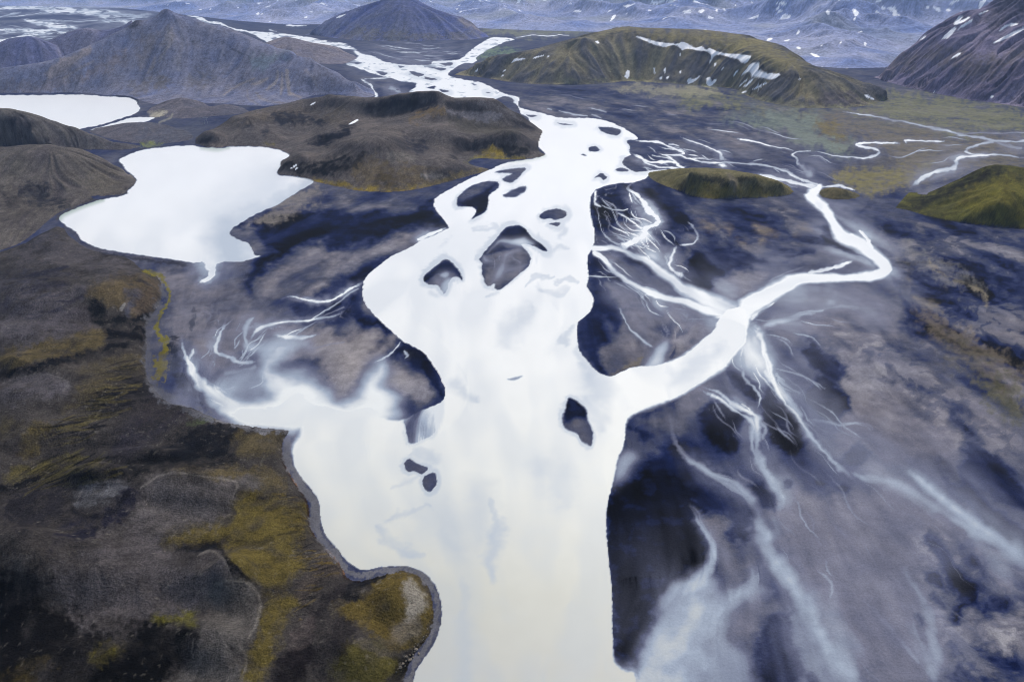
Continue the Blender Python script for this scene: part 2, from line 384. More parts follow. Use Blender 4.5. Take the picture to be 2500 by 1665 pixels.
# soft bodies of pale water: opacity | softness | outline
VEILS = """.2|60|C3 620,150 1300,60 1700,260 2352,700 2352,950 1950,760 1800,1200 1780,1600 1150,1600 820,900
.3|40|B3 520,560 900,400 1200,400 1430,520 1400,700 1150,640 900,660 700,760
.3|30|B2 1800,450 2000,460 2324,560 2340,700 2100,620 1900,540
.34|34|R 1080,330 1140,420 1300,560 1440,660 1560,780 1700,810 1850,960 2000,1090 2353,1290 2353,1500 1900,1200 1560,1060 1420,960 1300,760 1130,560 1050,460
.55|26|R 1040,300 1120,330 1180,420 1200,540 1120,560 1000,520 1000,420
.97|20|B1 1540,1225 1800,1225 2100,1195 2330,1225 B2 180,1245 330,1295 300,1440 B1 2300,1440 1700,1390 1560,1300
.9|34|B1 1420,1160 1490,1110 1570,1150 1720,1210 1830,1190 1810,1080 1800,960 1850,880 1960,830 2010,870 1900,930 1890,990 1960,1030 2090,1010 2200,1090 2290,1190 B2 40,1215 120,1120 195,990 245,940 305,945 315,1060 385,1150 400,1250 300,1360 B1 1900,1340 1600,1270
.55|22|B1 1700,860 1790,770 1940,735 2100,780 2130,830 1990,860 1880,900 1800,930
.4|30|B1 1480,1130 1560,1000 1660,960 1840,950 1850,1100 1800,1200 1600,1200
.8|26|C2 2012,1500 2035,1420 2100,1300 2155,1190 2210,1080 2290,975 2352,930 C3 60,905 120,960 190,1010 330,1000 300,1130 230,1260 200,1400 190,1568 N 1760,2300 1600,2300 1500,1680
.5|20|C3 40,900 220,830 300,960 440,930 560,890 640,960 460,1010 380,1120 360,1260 430,1330 480,1420 500,1600 100,1600
.4|30|C3 700,820 860,900 1000,1150 1200,1450 1280,1620 1000,1620 840,1200
.55|14|C2 1885,1420 1950,1485 2010,1500 N 1560,1660 1560,1760 1480,1760 1490,1620
.6|10|C2 1890,60 1935,-10 2030,10 2000,80 1900,210 1865,230
.75|8|B2 2090,960 2150,850 2245,775 2240,830 2215,900 2225,950 2330,900 2352,915 2100,1000
.5|18|B2 700,420 760,470 700,500 650,450
.85|5|B2 1010,195 1050,140 1100,90 1180,95 1240,85 1270,80 1290,110 1330,140 1250,145 1200,130 1120,110 1080,125
.6|6|B2 1130,190 1200,165 1240,180 1160,200 1130,290 1110,350 1040,390 1080,300 1120,240
.45|8|B2 1100,330 1200,280 1290,275 1230,300 1130,320
.9|5|B2 690,330 720,310 745,330 725,360 690,350
.7|8|B2 690,400 740,370 800,385 780,440 715,480
.8|5|B2 985,205 1020,240 1040,245 990,250
.35|60|A2 150,420 400,410 600,420 620,450 300,470 150,450
.35|14|B3 400,820 600,790 680,900 760,1010 640,1000 480,960 370,930""".split('\n')
# milky sheen variations inside the water: amount of blue grey | width line
SHEEN = """.55|1|A1 2120,1262,24 2000,1340,50 1880,1420,70 1740,1500,90 B1 1560,60,90 1600,180,90
.3|1|A1 1900,1200,60 1800,1350,120 1600,1500,120
.28|.9|B2 1130,790,40 1180,680,50 1260,600,40 1300,560,16
.35|1|B2 800,1100,30 860,1170,30 930,1210,14
.45|1|B2 1680,960,30 1740,1060,60 1780,1150,60
.3|1|B2 1620,820,14 1660,900,20 1720,1000,20
.35|1|B2 1700,1200,30 1760,1290,40 1780,1400,30
.35|.9|C2 320,470,12 380,425,16 500,395,14 620,370,10
.35|.9|C2 270,520,14 300,580,20 420,650,20 540,700,16
.45|.9|C2 1020,330,12 1060,430,20 1080,520,30 1050,620,36 1020,740,30 1040,840,20
.22|1|C2 560,440,60 700,500,120 860,480,100 960,380,80 930,240,60
.25|1|C2 700,560,60 780,640,60
.25|1|C2 1400,100,60 1500,220,80 1540,320,40
.25|1|C2 350,240,10 440,200,14 540,150,12
.4|.7|B2 1270,420,6 1330,370,12 1400,340,10 1470,345,6
.4|.7|B2 1480,390,8 1540,365,12 1600,410,8
.3|.8|B2 1380,430,14 1460,450,18 1540,460,12
.3|.8|B2 1020,490,10 1060,460,14
.25|.9|B2 620,470,14 660,490,16
.3|.8|B2 900,30,8 1000,20,10 1080,10,8
.3|.8|B2 1430,190,14 1490,160,14 1540,155,8
.35|.9|B2 1530,20,20 1520,70,16
.2|1|C2 850,900,20 850,1568,40
.35|.9|B2 1530,800,14 1550,740,14 1590,700,10
.3|1|B3 0,1030,40 120,950,40 260,860,30
.3|.8|C2 480,30,10 560,20,30 640,60,30""".split('\n')
# sand tone on the plain: target (0 wet black .. 1 dry pale mauve) | strength | softness | outline
TONES = """.68|.9|20|B1 1080,330 1150,290 1330,290 1390,330 1380,420 1600,380 1720,560 1900,600 1700,800 1600,1000 1480,1000 1300,800 1220,860 1140,700 1180,480
.62|.9|16|A1 1500,1568 1720,1500 1960,1370 2140,1250 2352,1310 2352,1400 2000,1568
.45|.8|24|A1 1800,1540 2100,1330 2352,1340 A2 500,1330 640,1400 700,1500 400,1568 B1 2352,200 2000,100
.05|.95|14|A1 1750,1500 1900,1420 2050,1440 2352,1440 A2 640,1460 740,1568 B2 500,30 300,120 0,160 B1 2150,130 1900,190 1800,60
.06|.9|12|A2 640,1390 600,1440 680,1520 740,1560 720,1568 560,1568 480,1500 540,1420
.08|.9|10|B1 1600,10 1700,0 1760,80 1880,180 1740,240 1720,300 1690,380 1710,450 1740,440 1900,220 1900,60
.66|.85|22|B1 1740,440 1780,330 1940,220 2150,150 2352,160 2352,420 2100,480 1850,480
.55|.7|20|B2 240,100 480,20 560,60 460,130 300,200 60,280 0,330 0,200
.1|.85|12|B2 160,380 200,330 330,220 200,230 60,320 -60,400 -200,480 -330,560 -180,700 0,560 40,440
.06|.95|14|B2 150,420 165,500 200,570 300,690 430,800 360,780 230,700 120,640 0,640 -120,700 40,560
.85|.95|26|B2 -500,740 -300,680 0,760 160,720 330,830 290,930 180,960 60,1180 -60,1130 -200,960 -420,900
.08|.95|10|B2 290,940 380,860 430,790 560,870 640,960 690,1050 715,1140 690,1180 640,1100 590,1030 520,950 470,900 420,880
.82|.9|16|B2 300,960 420,930 540,1010 610,1080 640,1160 540,1225 500,1230 390,1130 340,1050
.3|.8|16|B2 440,1240 690,1190 700,1340 560,1480 460,1470
.12|.92|10|A2 1720,1300 1900,1255 2000,1270 2080,1400 2120,1500 2000,1540 1900,1440 1850,1568 1740,1568 1710,1400
.3|.7|16|A2 1740,1420 1850,1450 1900,1568 1740,1568
.1|.92|14|A2 2040,1280 2324,1250 A3 0,1330 60,1400 80,1568 B3 40,140 0,330 0,400 B2 2280,120 2160,240 2080,100 2190,0 A2 2150,1440
.5|.75|14|B2 1760,40 1850,-10 1960,0 2000,90 1900,130 1800,110
.45|.8|14|B2 2000,160 2100,90 2200,110 2220,260 2200,330 2100,250
.66|.85|18|B3 0,200 40,150 60,240 20,330 -40,300 -80,260
.05|.95|12|B3 10,360 80,160 200,240 330,300 250,380 210,470 100,450 30,400
.4|.8|22|B3 60,0 500,0 900,60 930,180 560,230 400,160 120,140
.12|.85|10|B3 100,130 300,150 540,220 700,190 940,160 960,60 900,0 1010,0 1080,70 1160,170 950,150 800,240 600,250 480,300 560,390 480,480 260,500 210,470 330,330 200,200
.86|.9|12|B3 230,440 330,340 450,300 590,310 570,380 480,480 350,525 290,500
.62|.8|22|B3 640,330 800,230 1000,170 1200,180 1320,240 1340,300 1100,300 900,320
.1|.9|8|B3 960,60 1010,10 1060,40 1230,150 1310,200 1370,270 1340,295 1280,220 1160,190 1020,140
.55|.7|14|B2 1750,170 1850,180 2000,230 2150,330 2280,440 2150,460 1980,370 1850,260
.14|.8|10|B2 1760,165 1850,165 1980,190 2100,270 2180,340 2100,320 1980,250 1840,200
.1|.9|10|B2 1700,200 1760,220 1850,340 1900,380 1780,360 1700,330
.66|.8|18|B2 1820,430 1950,420 2100,490 2300,520 2352,560 2352,880 2250,760 2150,830 2060,740 1950,600 1880,520
.12|.88|14|B2 1700,360 1800,380 1850,470 1930,600 1950,660 1900,720 1800,620 1700,640 1690,450 1740,520
.08|.9|12|B2 1625,690 1660,640 1760,640 1830,780 1760,850 1800,1000 1740,990 1660,880 1625,800
.62|.85|12|B2 1800,990 1780,880 1850,780 1960,720 2060,900 2090,950 1850,1020
.3|.6|14|B2 2000,560 2100,560 2200,640 2352,660 2352,600 2150,540
.85|.85|22|B3 20,540 120,560 210,640 230,700 100,800 0,890 -120,930 -60,780 -60,640
.25|.7|10|B3 -200,700 0,690 70,680 40,720 -60,760
.45|.7|14|B3 0,560 120,580 150,650 0,640
.66|.8|26|B3 560,560 720,420 1000,380 1400,370 1440,480 1380,700 1420,800 1200,900 1000,760 700,800
.35|.6|20|B3 1000,420 1120,400 1420,380 1400,470 1180,520
.85|.8|30|B3 1260,560 1400,580 1560,780 1500,1000 1200,1300 1100,1200 1180,900
.78|.8|30|B3 1150,850 1500,900 1800,1150 2050,1568 1100,1568 1080,1300
.08|.9|20|B3 840,860 900,820 1000,850 1080,950 1130,1040 1060,1060 960,960 900,950
.06|.92|16|B3 860,1110 960,1050 1060,1090 1130,1190 1080,1230 1100,1340 1040,1340 960,1260 900,1200
.05|.94|18|B3 590,1150 660,1130 760,1240 820,1390 800,1490 720,1510 640,1430 580,1300
.06|.92|16|B3 170,1300 220,1220 300,1190 360,1260 380,1400 340,1520 230,1500 180,1400
.08|.9|10|B3 320,990 390,980 470,1040 560,1180 500,1190 400,1150 330,1050
.3|.6|20|B3 0,1250 160,1180 200,1400 250,1568 0,1568 -100,1400
.7|.7|20|B3 0,1190 150,1130 260,1200 200,1260 100,1330 -50,1380 -250,1330 -200,1250
.02|.98|22|C2 1960,230 2060,40 2200,20 2352,120 C3 120,240 170,330 160,560 180,760 100,850 0,925 C2 2280,960 2180,1080 2120,1220 2040,1380 2000,1490 1890,1410 1865,1200 1850,850 1825,500 1850,300
.1|.9|26|B3 -60,1400 100,1500 200,1568 C3 200,60 300,190 450,270 500,380 480,560 380,560 260,420 120,300 0,160 -200,60 -100,-40
.06|.95|14|C3 370,330 440,330 480,400 470,520 440,570 390,560 360,430
.65|.8|22|C3 150,450 260,400 380,580 500,600 480,760 400,900 320,930 260,700
.3|.5|14|C3 380,620 440,620 430,700 390,700
.1|.85|10|C3 480,200 560,190 660,300 640,370 560,340 510,260
.12|.8|12|C3 670,190 740,190 790,230 740,270 690,240
.12|.85|10|C3 1070,210 1130,220 1180,270 1100,280 1010,270 1060,250
.08|.9|10|C3 1060,70 1150,0 1250,-20 1300,40 1190,100 1120,80
.2|.7|8|C3 910,180 1000,200 980,215 920,200
.75|.85|50|C3 700,250 1100,300 1500,150 2000,560 2352,800 2352,1000 1850,700 1850,1568 1300,1568 900,1000 650,600
.8|.85|40|C3 1850,1000 2352,1000 2352,1568 1860,1568
.1|.85|24|C3 520,1120 640,1080 760,1100 780,1200 860,1400 900,1568 520,1568 540,1300
.6|.8|20|C3 380,1130 480,1010 640,990 740,1060 520,1180 500,1350 440,1300
.08|.9|16|C3 1680,540 1740,580 1850,740 1980,900 1950,940 1860,880 1760,700
.08|.9|14|C3 1690,820 1760,830 1790,890 1720,880
.1|.88|14|C3 1850,880 1990,900 1960,1020 1900,1100 1880,1200 1840,1210 1850,1120 1880,1000
.12|.85|12|C3 1720,950 1760,970 1810,1010 1800,1050 1730,1000
.08|.92|8|C3 1610,1120 1650,1110 1665,1190 1640,1200
.15|.8|18|C3 1960,720 2100,680 2352,900 2352,960 2150,860 2000,780
.15|.8|20|C3 2060,1000 2200,950 2352,960 2352,1050 2200,1080 2080,1050
.15|.75|26|C3 1870,1300 2050,1300 2250,1380 2352,1340 2352,1568 1870,1568
.28|.9|50|B3 1440,420 1560,180 1300,40 1500,0 2352,120 2352,1250 1900,900 1600,560
.42|.7|34|B3 1300,20 1700,60 2352,200 2352,420 2000,430 1700,260 1400,150
.55|.7|40|B3 1430,760 1600,700 2050,950 2352,1300 2352,1568 C3 2352,420 1900,240 1600,60 B3 1500,1300 1450,1000
.3|.7|30|B3 1250,820 1500,830 1640,960 1800,1100 1700,1130 1500,1060 1300,1000
.1|.85|16|B3 1800,1250 1900,1280 2000,1400 2100,1500 2352,1800 C3 2352,420 2040,250 1900,250 B3 1950,1480
.05|.9|12|C3 1960,260 2060,300 2200,430 2352,560 2500,700 2500,760 2300,660 2150,500 2000,360
.6|.9|8|B2 970,250 1100,180 1200,160 1300,200 1290,280 1150,400 1060,440 985,380
.04|.95|5|B2 945,240 1060,95 1130,15 1200,-5 1260,15 1330,90 1425,178 1380,172 1300,135 1230,110 1120,110 1150,140 1200,155 1120,160 1060,190 990,210
.55|.9|6|B2 640,400 740,380 760,430 700,480
.04|.95|5|B2 560,400 575,335 640,285 720,228 775,258 825,320 842,380 800,330 740,300 680,330 620,370
.1|.9|8|A2 790,1380 900,1340 1000,1300 1080,1250 1020,1330 1010,1420 900,1500 920,1430
.55|.8|8|A2 810,1350 870,1290 960,1260 960,1300 880,1340
.06|.9|8|B2 1535,1220 1560,1170 1640,1210 1680,1270 1640,1340 1540,1350
.5|.85|8|B2 1540,1380 1640,1340 1690,1340 1725,1420 1705,1500 1640,1440
.72|.8|30|R 1130,320 1300,220 1500,150 1720,180 1740,300 1700,400 1560,440 1350,420 1220,400
.06|.93|9|R 1330,470 1400,455 1480,500 1532,580 1470,605 1420,560 1370,540
.04|.95|9|R 1345,640 1440,590 1500,640 1535,680 1540,715 1505,795 1440,780 1380,720
.03|.96|10|R 1150,690 1230,675 1300,750 1328,850 1285,910 1200,885 1160,800
.03|.95|12|R 885,720 960,685 1040,715 1062,800 1025,905 930,870 870,790
.08|.9|10|R 1080,1090 1140,1065 1212,1130 1215,1192 1150,1182
.06|.92|8|R 1530,925 1590,885 1645,940 1612,985 1550,990
.1|.9|7|R 1240,1070 1280,1055 1305,1085 1260,1112
.12|.9|6|R 1388,1058 1430,1055 1452,1075 1410,1080
.1|.9|6|R 1485,1080 1530,1070 1562,1100 1520,1115
.08|.9|8|R 980,560 1060,570 1140,640 1140,690 1080,670 1000,610
.14|.9|18|R 640,990 760,960 900,990 1010,1060 1085,1160 1095,1260 1050,1340 960,1220 800,1120 700,1080
.02|.97|14|R 440,1150 560,1060 700,1010 820,1120 880,1300 885,1420 800,1540 640,1568 450,1568
.1|.85|10|R 530,815 600,830 640,860 580,860
.1|.9|8|R 1040,1260 1070,1270 1070,1330 1048,1330
.08|.9|9|R 1890,1310 1940,1330 2000,1410 2090,1530 2110,1568 2060,1568 1980,1470
.08|.9|8|R 1900,1480 1950,1480 1990,1550 1920,1540
.05|.94|12|R 1990,1050 2150,1140 2353,1300 2353,1380 2200,1290 2090,1180
.46|.8|30|A2 1050,570 1300,640 1700,660 2324,700 A3 600,760 1000,780 900,900 200,1000 -200,900 A2 2000,900 1750,800 1400,760 1200,690
.36|.6|20|A2 2040,960 2324,880 A3 300,1000 300,1120 700,1180 500,1190 0,1150 A2 2324,1060 2250,1000
.42|.6|20|A3 420,960 800,1040 1100,1060 1200,1000 1350,1020 1300,1070 1100,1180 860,1100 620,1120 400,1100""".split('\n')
# directions in which water and wind have combed the plain: u v du dv
COMB = """A1 1900,1500 -.9,.25|A2 400,1450 -.9,.35|B2 200,150 -.85,.35|B2 150,600 -.8,.5|B1 2100,350 -.85,.45|B1 2200,600 -.9,.4|B1 1900,900 -.5,.7|B1 1500,500 -.2,.9|B1 1250,600 -.1,1|B2 0,900 -.6,.7|B2 450,1000 -.5,.8
B2 1000,300 -.3,.9|A2 1000,1350 -.7,.5|A2 1800,1400 .1,.9|A2 2100,1400 .4,.8|B2 1850,200 .7,.5|B2 2100,350 .75,.5|B2 1800,700 .3,.9|B2 2050,650 .5,.7|B3 0,650 -.6,.6|B3 200,300 .3,.5|B3 500,100 .9,.25|B3 1100,100 .7,.6
B3 900,300 -.9,.3|B3 700,600 .9,-.3|B3 1000,450 .9,.1|B3 1350,600 .2,.9|B3 900,900 .5,.8|B3 700,1200 .5,.8|B3 300,1300 .2,.9|B3 1000,1200 .6,.7|B3 1400,1000 .8,.5|B3 1800,1100 .75,.6|B3 1800,500 .85,.4|B3 2100,300 .9,.3
C3 200,300 .5,.7|C3 0,600 .1,1|C3 600,1200 .1,1|C3 900,700 .4,.9|C3 1200,1000 .45,.85|C3 1700,400 .75,.6|C3 1900,900 .5,.8|C3 2200,1200 .7,.6|C3 2200,700 .75,.6|C2 2000,500 .1,1|C2 2150,1200 -.5,.8|C2 1000,600 0,1
A2 1500,650 .95,.12|A3 300,800 .95,.12|A3 1500,800 .95,.15|A3 1500,1150 -.6,.4|A2 400,380 .95,.1|A1 300,150 .97,-.06|A3 700,1100 .8,.4|A2 2200,1050 .9,.2|B3 1700,100 .9,.3|B3 2200,800 .8,.5""".replace('\n', '|').split('|')

COMB += ["B2 1000,700 .3,.9", "B2 600,500 .5,.85", "B2 1400,700 -.3,.9", "C2 700,300 .4,.9", "C2 1500,300 0,1", "C1 2200,200 .3,.9", "B2 1300,1300 .2,.95"]
# shallow ground laced with thin threads of water: density, softness, outline
THREADS = [(.85, 26, "A2 1720,1320 2000,1260 2120,1440 2200,1568 B2 2200,60 2324,160 2324,400 2200,560 1960,520 1700,380 1740,120 1740,0"),
 (.55, 30, "B2 1800,420 2100,480 2324,560 2324,860 2150,830 1950,620"), (.6, 24, "B3 20,0 130,20 140,140 60,260 0,340 -60,300"),
 (.8, 34, "B1 1420,640 1700,600 2000,640 2324,480 2352,620 2100,760 2150,860 1900,960 1800,1180 1600,1200 1400,1140 1400,900"),
 (.9, 34, "B3 440,620 620,560 900,540 1040,600 900,700 700,800 760,960 680,1100 560,1150 420,1060 360,980 430,860"),
 (.7, 44, "B3 120,1080 420,1000 800,1000 1000,1150 1150,1568 600,1568 300,1400"), (.5, 60, "B3 1200,560 1420,560 1480,760 1300,900 1150,800"),
 (.6, 60, "C3 420,-60 1000,-40 1300,60 1900,420 2352,700 2352,900 1700,600 1850,1568 1100,1568 640,700 380,420"), (.55, 50, "C3 60,500 300,420 560,800 500,1200 300,1000"),
 (.5, 24, "A3 400,1060 800,1020 980,1140 1000,1260 800,1220 560,1140"), (.4, 26, "A3 1860,900 2352,900 2352,1090 1900,1100"),
 (.4, 24, "A2 2240,960 2324,960 A3 250,980 330,1100 200,1150 A2 2324,1120"), (.45, 16, "A2 150,300 800,300 900,340 800,410 500,440 250,400"), (.4, 16, "A2 180,530 480,530 470,640 250,660"),
 (.5, 16, "A1 -200,60 300,50 1000,90 800,180 560,210 300,270 -200,310"), (.35, 40, "B3 850,230 1200,170 1330,250 1300,330 1000,330"), (.3, 40, "B1 1250,300 1700,400 1700,600 1300,700"),
 (.55, 12, "B2 990,250 1100,170 1290,200 1280,290 1150,400 1060,430 990,400"), (.6, 10, "B2 640,350 800,350 760,450 690,460"), (.4, 10, "A2 810,1330 1060,1260 1010,1410 920,1480")]

# ground with wind-cut patches of paler and darker gravel
PATCHY = [(.9, 60, "B3 1440,0 2352,60 2352,1300 1900,1000 1560,640 1400,200"), (.3, 30, "A1 1700,1500 2300,1320 2352,1568 1800,1568"), (.3, 30, "A2 0,1330 640,1400 740,1560 200,1568 0,1568"),
 (.3, 26, "B1 1700,0 2352,0 2352,420 2100,460 1800,400"), (.3, 26, "B2 0,0 720,20 440,170 200,330 100,560 300,720 100,760 0,640"), (.7, 24, "B3 0,0 900,0 940,180 560,230 200,130"), (.8, 40, "B3 900,640 1400,700 2100,1300 2352,1568 1900,1500 1300,1000"),
 (.5, 40, "A2 1240,620 2324,700 A3 800,800 400,1000 A2 2100,880 1500,760"), (.6, 24, "A2 1740,1290 2100,1280 2200,1500 1760,1540"), (.7, 40, "C3 1600,520 2352,760 2352,1568 1860,1568"), (.6, 30, "A3 0,1400 700,1400 900,1568 60,1568")]

# wandering rivulets: outline, count, step, length, width, opacity, turn
WALK = [("A2 1725,1330 2000,1270 2110,1440 2180,1568 B2 2200,60 2300,160 2300,330 2100,200 1760,130 1745,0", 46, (5, 9), (6, 18), (1.5, 4.2), (.35, .85), .5),
 ("B2 1780,210 2100,400 2324,540 2324,640 2000,500 1760,340", 18, (6, 10), (6, 14), (1.5, 3.6), (.35, .8), .4),
 ("B1 1420,640 1700,600 2100,650 2300,620 2150,840 1850,960 1750,1150 1500,1100 1400,900", 24, (6, 10), (8, 18), (2, 5), (.3, .65), .5),
 ("B3 470,640 900,560 1000,600 700,800 760,960 660,1080 460,1040 400,900", 24, (7, 12), (8, 18), (2, 6), (.3, .65), .4),
 ("B3 200,1120 420,1000 760,1020 960,1200 900,1500 600,1568 350,1400", 22, (8, 13), (8, 20), (2, 7), (.25, .6), .4),
 ("C3 300,100 1300,60 2000,500 2200,800 1750,900 1650,1500 1200,1500 700,800", 34, (9, 15), (8, 22), (2, 9), (.2, .5), .35),
 ("A3 0,940 300,980 340,1100 0,1120", 8, (4, 7), (6, 12), (1.3, 2.6), (.4, .8), .4), ("A3 420,1060 900,1080 960,1240 560,1150", 10, (4, 7), (6, 14), (1.3, 3), (.35, .7), .4),
 ("A3 1500,940 2300,930 2340,1080 1700,1120", 7, (5, 9), (8, 16), (1.3, 2.4), (.35, .6), .3), ("A2 2000,960 2330,1000 2324,1150 2000,1150", 12, (4, 7), (6, 14), (1.3, 3), (.5, .9), .4),
 ("A2 160,300 800,300 900,350 700,420 300,400", 22, (6, 10), (6, 14), (1.3, 2.4), (.35, .75), .15), ("A1 -100,60 1000,90 800,190 0,290", 26, (7, 12), (8, 18), (1.3, 2.6), (.4, .8), .12),
 ("A2 1250,620 2300,760 A3 700,900 0,900 A2 1700,800", 12, (6, 10), (6, 14), (1.3, 2.2), (.25, .55), .2)]

STREAMS += [".8|.9|R 1085,300 1150,420 1190,560 1240,680 1320,780 1400,890 1500,1000 1560,1050".replace(' 1085,300',' 1085,300,30').replace('1150,420','1150,420,36').replace('1190,560','1190,560,20').replace('1240,680','1240,680,18').replace('1320,780','1320,780,18').replace('1400,890','1400,890,16').replace('1500,1000','1500,1000,18').replace('1560,1050','1560,1050,26'),
 ".6|1|R 1480,980,14 1600,1040,24 1780,1080,34 1950,1180,34 2120,1290,34 2353,1420,40", ".75|.9|R 860,640,12 960,690,12 1060,760,12 1110,800,24 1100,880,22 1130,960,20 1180,1060,20 1230,1140,20 1220,1180,18",
 ".5|.9|R 720,760,14 740,860,14 800,950,16 920,1040,16 1040,1110,18 1110,1180,20 1150,1260,26 1170,1360,28 1220,1440,30 1300,1520,34", ".5|1|R 890,1420,20 940,1360,16 900,1290,10 850,1200,6 820,1170,5",
 ".4|1|R 1280,560,10 1380,600,6 1440,640,4", ".4|.9|R 1340,780,8 1480,800,9 1600,800,10 1660,830,8", ".35|1|R 1180,310,14 1320,300,18 1480,260,20 1660,270,16",
 ".5|.8|R 420,20,9 470,110,9 560,180,9 640,210,9 760,220,12 880,250,14", ".45|.8|R 500,270,5 550,370,8 620,430,9 650,450,8"]

TONES += [".56|.85|30|A3 300,820 900,780 1400,660 2352,760 2352,1120 2000,1160 1600,1290 1250,1290 1080,1230 1250,1110 1100,1040 800,980 500,900"]
STREAMS = [("%.2f|%s" % (float(s.split('|')[0])*.82, s.split('|', 1)[1]) if s.split('|')[2].startswith('A3') and i > 2 else s) for i, s in enumerate(STREAMS)]
